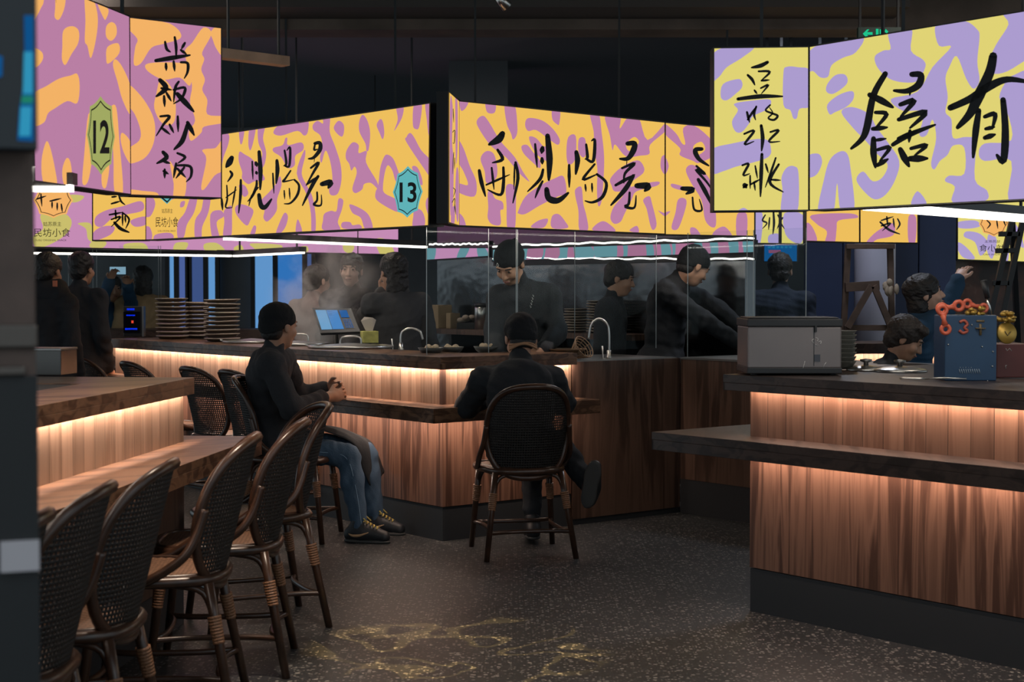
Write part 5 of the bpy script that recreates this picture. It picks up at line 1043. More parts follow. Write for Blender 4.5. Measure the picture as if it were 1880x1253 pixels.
for p, q, w in (((1552, 453), (1640, 453), .035), ((1550, 528), (1612, 524), .065), ((1548, 602), (1636, 602), .04)): beam('rung', lp(*p, -.035), lp(*q, -.035), w, .03, M_LADW, t)
beam('brace', lp(1596, 525, -.07), lp(1552, 602, -.07), .045, .025, M_LADW, t); beam('brace', lp(1600, 525, -.07), lp(1632, 602, -.07), .045, .025, M_LADW, t)
rg = thing('rag', 'pale rag hanging over the step of the wooden stepladder', 'cloth', np.array([o[0], LY, 0])+np.array(lp(1632, 524, -.06))); mb = MB()
for i in range(9): mb.sphere((random.uniform(-.045, .04), random.uniform(-.02, .0), random.uniform(-.045, .02)), (random.uniform(.015, .028), .015, random.uniform(.02, .04)), 8, 6)
mb.build('cloth', mat('rag_beige', (.34, .27, .20), .9), rg)
LY = 9.4; o = at(1850, 620, LY); t = thing('black_stepladder', 'black A-frame stepladder before the mural wall and the snack sign', 'ladder', (o[0], LY, 0))
for p, q, dy in (((1858, 405), (1815, 590), 0), ((1878, 405), (1838, 590), 0), ((1858, 405), (1895, 560), .3)):
    a, b = lp(*p, 0), lp(*q, dy); beam('rail', a, ground(a, b), .032, .03, M_BLACK, t)
for p, q in (((1828, 461), (1862, 460)), ((1822, 520), (1852, 520)), ((1834, 430), (1872, 430))): beam('rung', lp(*p), lp(*q), .03, .03, M_BLACK, t)
# steel box on the near counter
p = atz(113, 690, ZT); t = thing('steel_box', 'shiny steel napkin box at the rear of the near counter top', 'box', (p[0]-.08, p[1]+.0, ZT-.0), -LA)
MB().box(-.20, .08, 0, .18, 0, .107).build('body', mat('box_steel_dark', (.10, .095, .09), .25, 1.), t, bevel=.003); MB().box(-.202, .082, -.002, .182, .102, .112).build('lid', M_DSTEEL, t, bevel=.002)
# wall screen beyond the glass (blue), seen above the bay
c = at(1433, 465, 11.0); t = thing('menu_screen', 'blue menu screen behind the glass under the narrow lavender board', 'screen', c)
w = .115; MB().box(-w-.01, w+.01, 0, .04, -.065, .065).build('housing', M_BLACK, t)
mb = MB().box(-w, w, -.004, 0, -.058, .058, 0)
mb.box(-.085, .0, -.006, -.004, .0, .022, 1); mb.lathe([(.001, 0), (.02, 0), (.02, .003), (.001, .003)], (.045, -.006, -.02), 12, 2)
for i in range(6): mb.box(-.09+i*.03, -.072+i*.03, -.006, -.004, .035, .05, 3)
mb.build('picture', [emis('menu_blue', '#0c4f86', 1.), emis('menu_red', '#7a4a66', 1.), emis('menu_cyan', '#3aa0a8', 1.), emis('menu_teal', '#1d6f96', 1.)], t)
MB().box(-.01, .01, .01, .03, .06, 3.3-c[2]).build('hanger_rod', M_BLACK, t)
# exit sign
c = at(1612, 60, 8.7); t = thing('exit_sign', 'green lit exit arrow sign peeking over the big lime sign', 'sign', c)
def ep(px, py, d): p = at(px, py, 8.7+d); return (p[0]-c[0], d, p[2]-c[2])
mb = MB(); mb.box(ep(1576, 60, 0)[0], ep(1655, 60, 0)[0], 0, .04, ep(0, 84, 0)[2], ep(0, 50, 0)[2]); mb.build('housing', mat('exit_green_dark', (.010, .05, .035), .4), t)
M_EXG = emis('exit_green', '#1fc28a', 1.)
mb = MB(); E3 = lambda pts: mb.add([ep(x, y, -.003) for x, y in pts], [tuple(range(len(pts)))])
E3([(1584, 62), (1592, 54), (1596, 54), (1592, 59), (1602, 59), (1602, 64), (1592, 64), (1596, 69), (1590, 69)]); mb.build('arrow', M_EXG, t)
mb = MB(); E3([(1608, 53), (1613, 53), (1613, 70), (1608, 70)]); E3([(1615, 54), (1624, 54), (1624, 57), (1618, 57), (1618, 66), (1615, 66)]); E3([(1620, 60), (1628, 66), (1625, 70), (1617, 64)]); E3([(1626, 53), (1631, 58), (1628, 62), (1624, 58)]); mb.build('running_figure', M_EXG, t)
for px in (1580, 1650): MB().box(ep(px, 60, 0)[0]-.006, ep(px, 60, 0)[0]+.006, .01, .03, ep(0, 52, 0)[2], 3.3-c[2]).build('hanger_rod', M_BLACK, t)
# ceiling plank left of the middle, and track lamp
p, q = at(405, 96, 8.6), at(525, 110, 8.9)
t = thing('ceiling_plank', 'pale wooden plank hanging under the dark ceiling beside the number 12 sign', 'plank', (p[0], p[1], p[2]), math.atan2(q[1]-p[1], q[0]-p[0]))
L = float(np.hypot(q[0]-p[0], q[1]-p[1])); MB().box(-.5, L, -.04, .04, -.035, .02).build('board', mat('plank_wood', (.50, .34, .24), .7, var=(6, .2)), t, bevel=.003)
for x in (.05, L-.05): MB().box(x-.006, x+.006, -.006, .006, .02, 3.3-p[2]).build('hanger_rod', M_BLACK, t)
c = at(922, 4, 8.0); t = thing('track_lamp', 'small silver spot lamp at the very top of the dark ceiling', 'lamp', c, .6)
MB().tube([(-.03, 0, .03), (.03, 0, -.02)], [.02, .03], 14).build('shade', M_STEEL, t); MB().tube([(-.02, 0, .03), (-.02, 0, 3.3-c[2])], .006, 8).build('stem', M_BLACK, t)
# ------------------------------------------------------------------ glass screens
def screen_glass(label, a, b, z0, z1, posts=()):
    d = np.array(b)-np.array(a); L = float(np.hypot(d[0], d[1])); t = thing('glass_screen', label, 'glass', (a[0], a[1], z0), math.atan2(d[1], d[0]))
    MB().box(0, L, -.003, .003, 0, z1-z0).build('pane', M_GLASS, t)
    for f in posts: MB().box(L*f-.0014, L*f+.0014, -.002, .002, 0, z1-z0).build('edge_strip', M_DSTEEL, t)
    return t
GP = lambda px, q, d: (lambda k: q[:2]+d[:2]*((k*q[1]-q[0])/(d[0]-k*d[1])))((px-940)/FPX)
def glass_run(label, q, d, pxs, z0):
    P = [GP(px, q, d) for px in pxs]; L = np.linalg.norm(P[-1]-P[0])
    screen_glass(label, P[0], P[-1], z0, 1.69, [min(.998, max(.002, float(np.linalg.norm(p-P[0])/L))) for p in P])
glass_run('tall glass screen beside the standing cook on the corner counter', ab(.22, 0), uR, (783, 897, 948), .990)
glass_run('tall glass screen over the sink and the tall walnut cabinet', ab(.22, 0), uR, (949.5, 1055, 1205), .990)
glass_run('glass screen on the bay cabinet in front of the bending cook', ab(0, BE+.03), -uL, (1262, 1371, 1383, 1480), .944)
p, q = at(60, 560, 12.2), at(296, 560, 12.2); screen_glass('glass screen of the far booth in front of the people with the phone', p[:2], q[:2], 1.031, 1.70, (.02, .28, .47, .50, .98, .999))
# ------------------------------------------------------------------ people: smooth bodies from blended limbs, meshed as one surface
def nrm_(v): v = np.asarray(v, float); return v/(np.linalg.norm(v)+1e-12)
def cone(a, b, r1, r2=None, k=.02): return ('c', np.asarray(a, float), np.asarray(b, float), r1, r1 if r2 is None else r2, k, 1)
def ell(c, r, ax=None, k=.02, op=1): return ('e', np.asarray(c, float), np.asarray(r, float), np.eye(3) if ax is None else np.asarray(ax, float), k, op)
def cut(p, n): return ('p', np.asarray(p, float), nrm_(n))
class Field:
    def __init__(s, prims, vox, pad=.03):
        lo, hi = [], []
        for p in prims:
            if p[0] == 'c': r = max(p[3], p[4]); lo.append(np.minimum(p[1], p[2])-r); hi.append(np.maximum(p[1], p[2])+r)
            elif p[0] == 'e' and p[5] > 0: e = np.sqrt(((p[3].T*p[2])**2).sum(1)); lo.append(p[1]-e); hi.append(p[1]+e)
        s.lo = np.min(lo, 0)-pad; s.h = vox; s.n = np.ceil((np.max(hi, 0)+pad-s.lo)/vox).astype(int)+1
        s.ax = [s.lo[i]+vox*np.arange(s.n[i]) for i in range(3)]
        s.D = np.full(s.n, 1., np.float32)
        for p in prims: s.apply(p)
    def apply(s, p):
        if p[0] == 'p':
            d = ((s.ax[0]-p[1][0])*p[2][0])[:, None, None]+((s.ax[1]-p[1][1])*p[2][1])[None, :, None]+((s.ax[2]-p[1][2])*p[2][2])[None, None, :]
            s.D = np.maximum(s.D, d.astype(np.float32)); return
        if p[0] == 'c': r = max(p[3], p[4]); lo, hi, k = np.minimum(p[1], p[2])-r, np.maximum(p[1], p[2])+r, p[5]
        else: e = np.sqrt(((p[3].T*p[2])**2).sum(1)); lo, hi, k = p[1]-e, p[1]+e, p[4]
        m = k+3*s.h+.012
        i0 = np.maximum(0, np.floor((lo-m-s.lo)/s.h).astype(int)); i1 = np.minimum(s.n, np.ceil((hi+m-s.lo)/s.h).astype(int)+1)
        if (i1 <= i0).any(): return
        sl = tuple(slice(a, b) for a, b in zip(i0, i1))
        X = s.ax[0][sl[0]][:, None, None]; Y = s.ax[1][sl[1]][None, :, None]; Z = s.ax[2][sl[2]][None, None, :]
        if p[0] == 'c':
            a, b = p[1], p[2]; ba = b-a; L = ba@ba+1e-12
            h = np.clip(((X-a[0])*ba[0]+(Y-a[1])*ba[1]+(Z-a[2])*ba[2])/L, 0, 1)
            d = np.sqrt((X-a[0]-h*ba[0])**2+(Y-a[1]-h*ba[1])**2+(Z-a[2]-h*ba[2])**2)-(p[3]+(p[4]-p[3])*h); op = 1
        else:
            c, r, A = p[1], p[2], p[3]; q = [(X-c[0])*A[i][0]+(Y-c[1])*A[i][1]+(Z-c[2])*A[i][2] for i in range(3)]
            k0 = np.sqrt(sum((q[i]/r[i])**2 for i in range(3)))+1e-6; k1 = np.sqrt(sum((q[i]/r[i]**2)**2 for i in range(3)))+1e-6
            d = k0*(k0-1)/k1; op = p[5]
        d = d.astype(np.float32); D = s.D[sl]
        if op < 0: s.D[sl] = np.maximum(D, -d)
        else:
            h = np.clip(.5+.5*(D-d)/k, 0, 1); s.D[sl] = D*(1-h)+d*h-k*h*(1-h)
    def wrinkle(s, amp, f, seed=0):
        rs = np.random.RandomState(seed); X = s.ax[0][:, None, None]; Y = s.ax[1][None, :, None]; Z = s.ax[2][None, None, :]
        w = 0
        for i in range(5):
            v = rs.normal(size=3); v *= f*(1+.6*i)/np.linalg.norm(v); w = w+np.sin(X*v[0]+Y*v[1]*.9+Z*v[2]+rs.rand()*6+1.3*np.sin(Z*f*.4+X*f*.3))/(1+.5*i)
        s.D = (s.D+amp*w).astype(np.float32)
    def mesh(s, name, m, parent, base):
        D = s.D; sg = D < 0; nx, ny, nz = D.shape
        c = np.zeros((nx-1, ny-1, nz-1), np.int8)
        for i in (0, 1):
            for j in (0, 1):
                for k in (0, 1): c += sg[i:nx-1+i, j:ny-1+j, k:nz-1+k]
        act = (c > 0) & (c < 8); I_, J_, K_ = np.nonzero(act); idx = np.full(act.shape, -1, np.int64); idx[act] = np.arange(len(I_))
        P = np.zeros((len(I_), 3)); cnt = np.zeros(len(I_))
        g = {(i, j, k): D[I_+i, J_+j, K_+k] for i in (0, 1) for j in (0, 1) for k in (0, 1)}
        for ax in range(3):
            for u in (0, 1):
                for v in (0, 1):
                    o = [u, v]; o.insert(ax, 0); o2 = list(o); o2[ax] = 1
                    a, b = g[tuple(o)], g[tuple(o2)]; x = (a < 0) != (b < 0); t = np.where(x, a/np.where(x, a-b, 1), 0)
                    for q in range(3): P[:, q] += np.where(x, t if q == ax else o[q], 0)
                    cnt += x
        P = P/cnt[:, None]+np.stack([I_, J_, K_], 1); P = P*s.h+s.lo-np.asarray(base)
        F = []
        for ax in range(3):
            a = sg[tuple(slice(0, -1) if q == ax else slice(1, -1) for q in range(3))]; b = sg[tuple(slice(1, None) if q == ax else slice(1, -1) for q in range(3))]
            x, y, z = np.nonzero(a != b); fl = a[x, y, z]; e = [x, y, z]
            for q in range(3):
                if q != ax: e[q] = e[q]+1
            u, v = [q for q in range(3) if q != ax]
            if ax == 1: u, v = v, u
            def cell(du, dv): t = [e[0].copy(), e[1].copy(), e[2].copy()]; t[u] = t[u]-du; t[v] = t[v]-dv; return idx[t[0], t[1], t[2]]
            q = np.stack([cell(1, 1), cell(0, 1), cell(0, 0), cell(1, 0)], 1); q[~fl] = q[~fl][:, ::-1]; F.append(q)
        F = np.concatenate(F); F = F[(F >= 0).all(1)]
        me = bpy.data.meshes.new(name); me.vertices.add(len(P)); me.vertices.foreach_set('co', P.astype(np.float32).ravel())
        me.loops.add(4*len(F)); me.loops.foreach_set('vertex_index', F.astype(np.int32).ravel())
        me.polygons.add(len(F)); me.polygons.foreach_set('loop_start', np.arange(0, 4*len(F), 4, dtype=np.int32)); me.polygons.foreach_set('loop_total', np.full(len(F), 4, np.int32))
        me.polygons.foreach_set('use_smooth', np.ones(len(F), bool)); me.update(calc_edges=True); me.validate()
        for mm in (m if isinstance(m, (list, tuple)) else [m]): me.materials.append(mm)
        o = bpy.data.objects.new(name, me); COL.objects.link(o); o.parent = parent; return o

def skin(name, col): return mat(name, col, .5, var=(18, .10))
def cloth(name, col, sc=60): return mat(name, col, .88, spec=.25, var=(5, .18), bump=(sc, .25))
SK1 = skin('skin_tan', (.42, .225, .145)); SK2 = skin('skin_fair', (.56, .34, .25)); SK3 = skin('skin_warm', (.40, .21, .13))
M_JACK = cloth('jacket_charcoal', (.030, .031, .035)); M_JACK2 = cloth('jacket_black', (.022, .024, .028)); M_APR = cloth('apron_grey', (.022, .023, .025))
M_HATB = cloth('cap_black', (.012, .013, .015), 120); M_HAIR = mat('hair_black', (.013, .011, .011), .55, bump=(90, .6)); M_HAIRB = mat('hair_brown_black', (.022, .015, .012), .6, bump=(70, .6))
M_SOLE = mat('shoe_sole', (.05, .048, .046), .6); M_SHOE = mat('shoe_black', (.014, .015, .018), .5)
M_EYE = mat('eye_dark', (.02, .015, .014), .2); M_LIP = mat('lips', (.30, .10, .085), .5)
def headframe(f, u):
    f = nrm_(f); r = nrm_(np.cross(f, u)); u = np.cross(r, f); return np.array([r, f, u])
def head_prims(Hc, A, s=1., k=.012):
    P = lambda x, y, z: Hc+s*(x*A[0]+y*A[1]+z*A[2]); E = lambda c, r, kk=k, op=1: ell(P(*c), np.array(r)*s, A, kk, op)
    L = [E((0, -.012, .035), (.074, .094, .083)), E((0, .036, -.025), (.061, .058, .082), .02), E((0, .050, -.088), (.036, .034, .028), .022), E((0, .080, .030), (.052, .016, .012), .014)]
    L += [E((sx*.036, .066, -.030), (.026, .022, .026), .016) for sx in (-1, 1)]
    L += [E((sx*.031, .098, .010), (.017, .012, .011), .006, -1) for sx in (-1, 1)] + [E((sx*.031, .083, .009), (.014, .011, .012), .005) for sx in (-1, 1)]
    L += [cone(P(0, .090, .012), P(0, .108, -.030), .008*s, .013*s, .008), E((.011, .098, -.034), (.010, .010, .008), .005), E((-.011, .098, -.034), (.010, .010, .008), .005)]
    L += [E((0, .090, -.058), (.024, .011, .006), .006), E((0, .087, -.070), (.021, .011, .007), .006)]
    for sx in (-1, 1): L += [E((sx*.077, -.004, -.004), (.008, .020, .030), .008), E((sx*.079, -.006, -.022), (.007, .011, .012), .006)]
    return L
def face_bits(par, base, Hc, A, s=1., brow=True):
    P = lambda x, y, z: tuple(Hc+s*(x*A[0]+y*A[1]+z*A[2])-base)
    for sx in (-1, 1):
        mb = MB(); mb.sphere(P(sx*.031, .0905, .009), (.0085*s, .0085*s, .006*s), 10, 8); mb.build('eye', M_EYE, par)
        if brow: MB().tube([P(sx*.016, .099, .027), P(sx*.032, .097, .032), P(sx*.050, .084, .027)], [.0035*s, .004*s, .002*s], 6).build('eyebrow', M_HAIR, par)
    MB().tube([P(-.020, .093, -.064), P(-.008, .101, -.061), P(.008, .101, -.061), P(.020, .093, -.064)], [.003*s, .0045*s, .0045*s, .003*s], 6).build('mouth', M_LIP, par)
def hand_prims(w, d, n, side, curl=.35, spread=.12, s=1.):
    """w wrist, d direction of the fingers, n out of the back of the hand, side +1/-1 where the thumb sits (along d x n)"""
    w = np.asarray(w, float); d = nrm_(d); n = nrm_(n-d*(np.dot(n, d))); t = np.cross(d, n)*side
    L = [cone(w, w+d*.03*s, .025*s, .027*s, .02)]
    A = np.array([t, d, n]); L.append(ell(w+d*.060*s, np.array([.040, .048, .015])*s, A, .015))
    for i, (o, ln, r) in enumerate(((.029, .068, .0088), (.010, .078, .0090), (-.010, .072, .0086), (-.029, .056, .0078))):
        b = w+d*(.098-.004*abs(i-1.2))*s+t*o*s; dd = nrm_(d+t*(o/.03)*spread); p = b; ang = 0
        for f, rr in ((.42, 1.), (.33, .93), (.25, .85)):
            ang += curl*(1+.15*i); q = p+(dd*math.cos(ang)-n*math.sin(ang))*ln*f*s; L.append(cone(p, q, r*rr*s, r*rr*.93*s, .004)); p = q
    b = w+d*.030*s+t*.028*s; q = b+(d*.75+t*.62-n*.15)*.045*s; L += [cone(b, q, .0125*s, .0105*s, .008), cone(q, q+(d*.95+t*.15-n*.25)*.030*s, .0105*s, .0085*s, .004)]
    return L
def elbow(sh, wr, l1, l2, hint):
    sh, wr = np.asarray(sh, float), np.asarray(wr, float); d = wr-sh; D = min(np.linalg.norm(d), (l1+l2)*.995); u = nrm_(d); a = (l1*l1-l2*l2+D*D)/(2*D); h = math.sqrt(max(1e-6, l1*l1-a*a))
    hn = np.asarray(hint, float); hn = nrm_(hn-u*(hn@u)); return sh+u*a+hn*h
def person(name, label, J, skinm, jacket, trousers, hair=None, hat=None, s=1., vox=.008, wr=.0035, shoes=True, sleeve=1., hands=True, facebits=True, group=None, bulk=1., seed=1):
    """J: hc, hf, hu (head centre, facing, up), neck, chest, pelvis, shL/R, elL/R, wrL/R, hipL/R, knL/R, anL/R, toL/R; handL/R=(dir, back, side, curl)"""
    J = {k: (np.asarray(v, float) if not isinstance(v, tuple) or len(v) == 3 else v) for k, v in J.items()}
    base = np.array([J['pelvis'][0], J['pelvis'][1], min(J['anL'][2], J['anR'][2])-.07 if 'anL' in J else 0.])
    t = thing(name, label, 'person', base, 0, group)
    A = headframe(J['hf'], J['hu']); Hc = J['hc']
    jaw = Hc+s*(-.018*A[1]-.055*A[2])
    B = []
    side = nrm_(J['shR']-J['shL']); up = nrm_(J['chest']-J['pelvis']); fw = np.cross(up, side)
    T = np.array([side, np.cross(up, side), up])
    def torso(g):
        c = J['chest']; w = np.linalg.norm(J['shR']-J['shL'])/2
        m = (J['chest']*.5+J['pelvis']*.5)
        return [ell(c+up*.02*s, np.array([w*.92+g, .105*s*bulk+g, .17*s+g]), T, .05), ell(m, np.array([.145*s*bulk+g, .098*s*bulk+g, .17*s+g]), T, .06), ell(J['pelvis'], np.array([.165*s*bulk+g, .112*s*bulk+g, .12*s+g]), T, .05),
                cone(J['shL'], J['shR'], .052*s+g, None, .05), cone(J['neck']-up*.03*s, J['shL'], .045*s+g, .048*s+g, .05), cone(J['neck']-up*.03*s, J['shR'], .045*s+g, .048*s+g, .05)]
    def arm(S, g, end=1., fat=1.): 
        w = J['el'+S]+(J['wr'+S]-J['el'+S])*end
        return [cone(J['sh'+S], J['el'+S], (.050*s+g)*fat, (.040*s+g)*fat, .03), cone(J['el'+S], w, (.040*s+g)*fat, (.040-.012*end)*s*fat+g, .02)]
    def leg(S, g, end=1., fat=1.):
        a = J['kn'+S]+(J['an'+S]-J['kn'+S])*end
        return [cone(J['hip'+S], J['kn'+S], (.078*s+g)*fat, (.054*s+g)*fat, .03), cone(J['kn'+S], J['kn'+S]*.65+J['an'+S]*.35, (.053*s+g)*fat, (.052*s+g)*fat, .02), cone(J['kn'+S]*.65+J['an'+S]*.35, a, (.052*s+g)*fat, (.036*s+g)*fat, .02)]
    hp = head_prims(Hc, A, s)
    B += torso(0)+[cone(J['neck']-up*.02*s, jaw, .054*s, .050*s, .025)]
    for S in 'LR': B += arm(S, 0)+leg(S, -.008)
    B += hp[:6]
    if 'anL' in J:
        for S in 'LR': B += [cone(J['an'+S]-np.array([0, 0, .02]), J['to'+S]*.6+J['an'+S]*.4-np.array([0, 0, .02]), .018*s, .016*s, .01)]
    B += hp[6:]
    if hands:
        for S in 'LR':
            if 'hand'+S in J: d, n, sd, cu = J['hand'+S]; B += hand_prims(J['wr'+S], np.asarray(d, float), np.asarray(n, float), sd, cu, s=s)
    f = Field(B, vox); f.mesh('body', skinm, t, base)
    if facebits: face_bits(t, base, Hc, A, s)
    # jacket or shirt
    g = .012
    Jk = torso(g)
    for S in 'LR': Jk += arm(S, g+.006, sleeve)
    Jk += [ell(J['pelvis']-up*.03, np.array([.175*s*bulk+g, .125*s*bulk+g, .13*s+g]), T, .05), cone(J['neck']-up*.03*s, J['neck']+(jaw-J['neck'])*.45, .062*s, .058*s, .02)]
    f = Field(Jk, max(vox, .008)); f.wrinkle(wr, 42, seed); f.mesh('jacket', jacket, t, base)
    if trousers is not None:
        Tr = [ell(J['pelvis']-up*.02, np.array([.168*s*bulk, .118*s*bulk, .11*s]), T, .05)]
        for S in 'LR': Tr += leg(S, .008, .96)
        f = Field(Tr, max(vox, .008)); f.wrinkle(wr*.8, 50, seed+3); f.mesh('trousers', trousers, t, base)
    if hair:
        P = lambda x, y, z: Hc+s*(x*A[0]+y*A[1]+z*A[2]); E = lambda c, r, kk=.015, op=1: ell(P(*c), np.array(r)*s, A, kk, op)
        m, kind = hair
        if kind == 'short': h = [E((0, -.010, .046), (.087, .108, .090)), E((0, -.055, -.02), (.070, .055, .06)), E((0, .130, -.036), (.072, .078, .090), .01, -1), E((.085, .03, -.05), (.03, .035, .05), .01, -1), E((-.085, .03, -.05), (.03, .035, .05), .01, -1)]
        elif kind == 'bob': h = [E((0, -.012, .042), (.092, .112, .094)), E((0, -.05, -.06), (.082, .065, .085), .03), E((0, .125, -.045), (.066, .075, .110), .01, -1)]
        elif kind == 'bushy': h = [E((0, -.022, .048), (.098, .112, .098)), E((0, -.06, -.02), (.080, .065, .07)), E((.03, .06, .09), (.05, .05, .035)), E((0, .130, -.050), (.080, .070, .092), .01, -1), E((.085, .035, -.05), (.03, .032, .045), .01, -1), E((-.085, .035, -.05), (.03, .032, .045), .01, -1)]
        else: h = [E((0, -.014, .042), (.092, .112, .094)), E((0, -.07, -.10), (.080, .050, .15), .04), E((0, .125, -.045), (.066, .075, .110), .01, -1)]
        f = Field(h, .006); f.wrinkle(.0022, 130, seed); f.mesh('hair', m, t, base)
    if hat:
        P = lambda x, y, z: Hc+s*(x*A[0]+y*A[1]+z*A[2]); E = lambda c, r, kk=.012, op=1: ell(P(*c), np.array(r)*s, A, kk, op)
        h = [E((0, -.014, .044), (.088, .108, .092)), E((0, -.060, -.012), (.072, .052, .058), .03), cut(P(0, 0, -.004), -nrm_(A[2]-A[1]*.40))]
        if hat == 'bandana': h = [h[0], h[2]]+[cone(P(0, -.09, .06), P(-.01, -.112, .085), .014, .016, .012), cone(P(0, -.10, .03), P(.0, -.13, -.07), .016, .018, .01)]
        f = Field(h, .005); f.wrinkle(.0012, 90, seed); f.mesh('cap', M_HATB, t, base)
        h = [E((0, -.050, -.030), (.070, .054, .058), .02), E((0, .115, -.03), (.09, .09, .12), .01, -1), cut(P(0, 0, -.075), -A[2])]
        Field(h, .006).mesh('hair', M_HAIR, t, base)
    if shoes and 'anL' in J:
        for S in 'LR': shoe(t, base, J['an'+S], J['to'+S], J.get('sup'+S, np.array([0, 0, 1.])), s)
    return t, base, A, Hc
def shoe(t, base, an, to, up, s=1., m=None, lace=None, swoosh=None):
    d = nrm_(to-an-up*((to-an)@up)); sd = np.cross(d, up); A = np.array([sd, d, up]); h = an-up*.035*s
    P = lambda x, y, z: h+s*(x*sd+y*d+z*up)
    q = [cone(P(0, -.045, .004), P(0, .02, .012), .040*s, .042*s, .02), cone(P(0, .02, .008), P(.004, .135, -.004), .044*s, .034*s, .03), cone(P(0, -.02, .03), P(0, -.005, .065), .040*s, .041*s, .02), cone(P(0, .03, .03), P(0, .09, .015), .030*s, .026*s, .03), cut(P(0, 0, -.026), -up)]
    f = Field(q, .006); o = f.mesh('shoe', m or M_SHOE, t, base)
    sl = [ell(P(0, -.02, -.028), np.array([.041, .066, .016])*s, A, .02), ell(P(.003, .09, -.028), np.array([.044, .085, .016])*s, A, .03), cut(P(0, 0, -.036), -up), cut(P(0, 0, -.018), up)]
    o2 = Field(sl, .006).mesh('sole', M_SOLE, o, base)
    if lace:
        mb = MB()
        for i in range(5):
            y = .028+i*.018; z = .079-i*.0088
            mb.tube([tuple(P(x, y+(.004 if x > 0 else -.004), z-abs(x)*.35+.004)-base) for x in (-.026, -.012, 0, .012, .026)], .004*s, 6)
        mb.tube([tuple(P(*p)-base) for p in ((0, .025, .083), (.03, .035, .092), (.038, .05, .076), (.004, .03, .084))], .0038, 6).tube([tuple(P(*p)-base) for p in ((0, .025, .083), (-.03, .03, .094), (-.038, .05, .072))], .0038, 6)
        mb.build('laces', lace, o)
    if swoosh:
        mb = MB(); pts = smooth_curve([(.043, -.045, .012), (.047, -.02, .003), (.049, .02, .006), (.044, .065, .022)], 5); n = len(pts)
        mb.tube([tuple(P(*p)-base) for p in pts], [.001+.007*math.sin(math.pi*min(1, (i+.5)/n*1.0)) for i in range(n)], 6); mb.build('side_stripe', swoosh, o)
    return o
# ---- 1. man in jeans on the chair, hands folded on the ledge
J = dict(hc=at(512, 600, 8.42), hf=(.66, .74, -.06), hu=(0, 0, 1), neck=at(500, 648, 8.42), chest=at(494, 705, 8.41), pelvis=at(508, 806, 8.42),
         shR=at(499, 672, 8.22), shL=at(520, 664, 8.62), elR=at(533, 752, 8.12), elL=at(548, 726, 8.80), wrR=at(602, 730, 8.56), wrL=at(600, 714, 8.84),
         hipR=at(522, 818, 8.32), hipL=at(530, 810, 8.54), knR=at(640, 838, 8.30), knL=at(672, 834, 8.52), anR=at(660, 968, 8.22), anL=at(690, 950, 8.50), toR=at(712, 985, 8.18), toL=at(732, 962, 8.46),
         handR=((.76, .62, .16), (.55, -.75, .35), -1, .42), handL=((.82, -.48, .12), (.5, .8, .3), 1, .42))
# both feet flat on the floor
for S in 'LR':
    J['an'+S][2] = .072; J['to'+S][2] = .072
M_JEAN = cloth('denim_blue', (.050, .085, .130), 150); M_LACE = mat('laces_yellow', (.62, .45, .12), .7); M_SWO = mat('stripe_gold', (.42, .26, .14), .5)
t1, base1, A1, H1 = person('person', 'seated man in black jacket, blue jeans and black cap, hands folded on the ledge', J, SK1, M_JACK, M_JEAN, hat='cap', vox=.0055, shoes=False, sleeve=.80, seed=4)
for S in 'LR': shoe(t1, base1, J['an'+S], J['to'+S], np.array([0, 0, 1.]), 1.02, None, M_LACE, M_SWO)
rows = [[(546, 782, 8.34), (552, 780, 8.46), (560, 779, 8.58), (566, 780, 8.68)], [(600, 793, 8.34), (612, 789, 8.46), (620, 787, 8.58), (622, 793, 8.68)], [(636, 806, 8.37), (648, 801, 8.46), (656, 799, 8.57), (656, 806, 8.67)],
        [(656, 826, 8.41), (672, 817, 8.47), (682, 815, 8.57), (684, 824, 8.66)], [(662, 846, 8.43), (680, 843, 8.46), (694, 842, 8.57), (697, 846, 8.65)], [(668, 868, 8.44), (682, 893, 8.46), (699, 876, 8.57), (705, 866, 8.63)]]
cols = [smooth_curve([at(*rows[i][j]) for i in range(6)], 5) for j in range(4)]
G = [smooth_curve([cols[j][i] for j in range(4)], 5) for i in range(len(cols[0]))]; mb = MB(); nc = len(G[0])
mb.add([np.array(G[i][j])+np.array([0, 0, .004*math.sin(j*1.3+i*.5)])-base1 for i in range(len(G)) for j in range(nc)], [(i*nc+j, i*nc+j+1, (i+1)*nc+j+1, (i+1)*nc+j) for i in range(len(G)-1) for j in range(nc-1)], 0, True)
ao = mb.build('apron', M_APR, t1); sd_ = ao.modifiers.new('thick', 'SOLIDIFY'); sd_.thickness = .008; sd_.offset = 0
hp_, kp_, ap_ = J['hipR'], J['knR'], J['anR']; o_ = np.array([.02, -.062, 0])
sm_ = smooth_curve([hp_+o_*1.1+np.array([0, -.02, -.01]), (hp_+kp_)/2+o_*1.15, kp_+o_*1.02+np.array([-.03, 0, .0]), kp_*.6+ap_*.4+o_*.98, ap_+o_*.75+np.array([0, 0, .03])], 8)
MB().tube([tuple(p-base1) for p in sm_], .0022, 5).build('seam', mat('denim_seam', (.16, .24, .33), .9), t1)
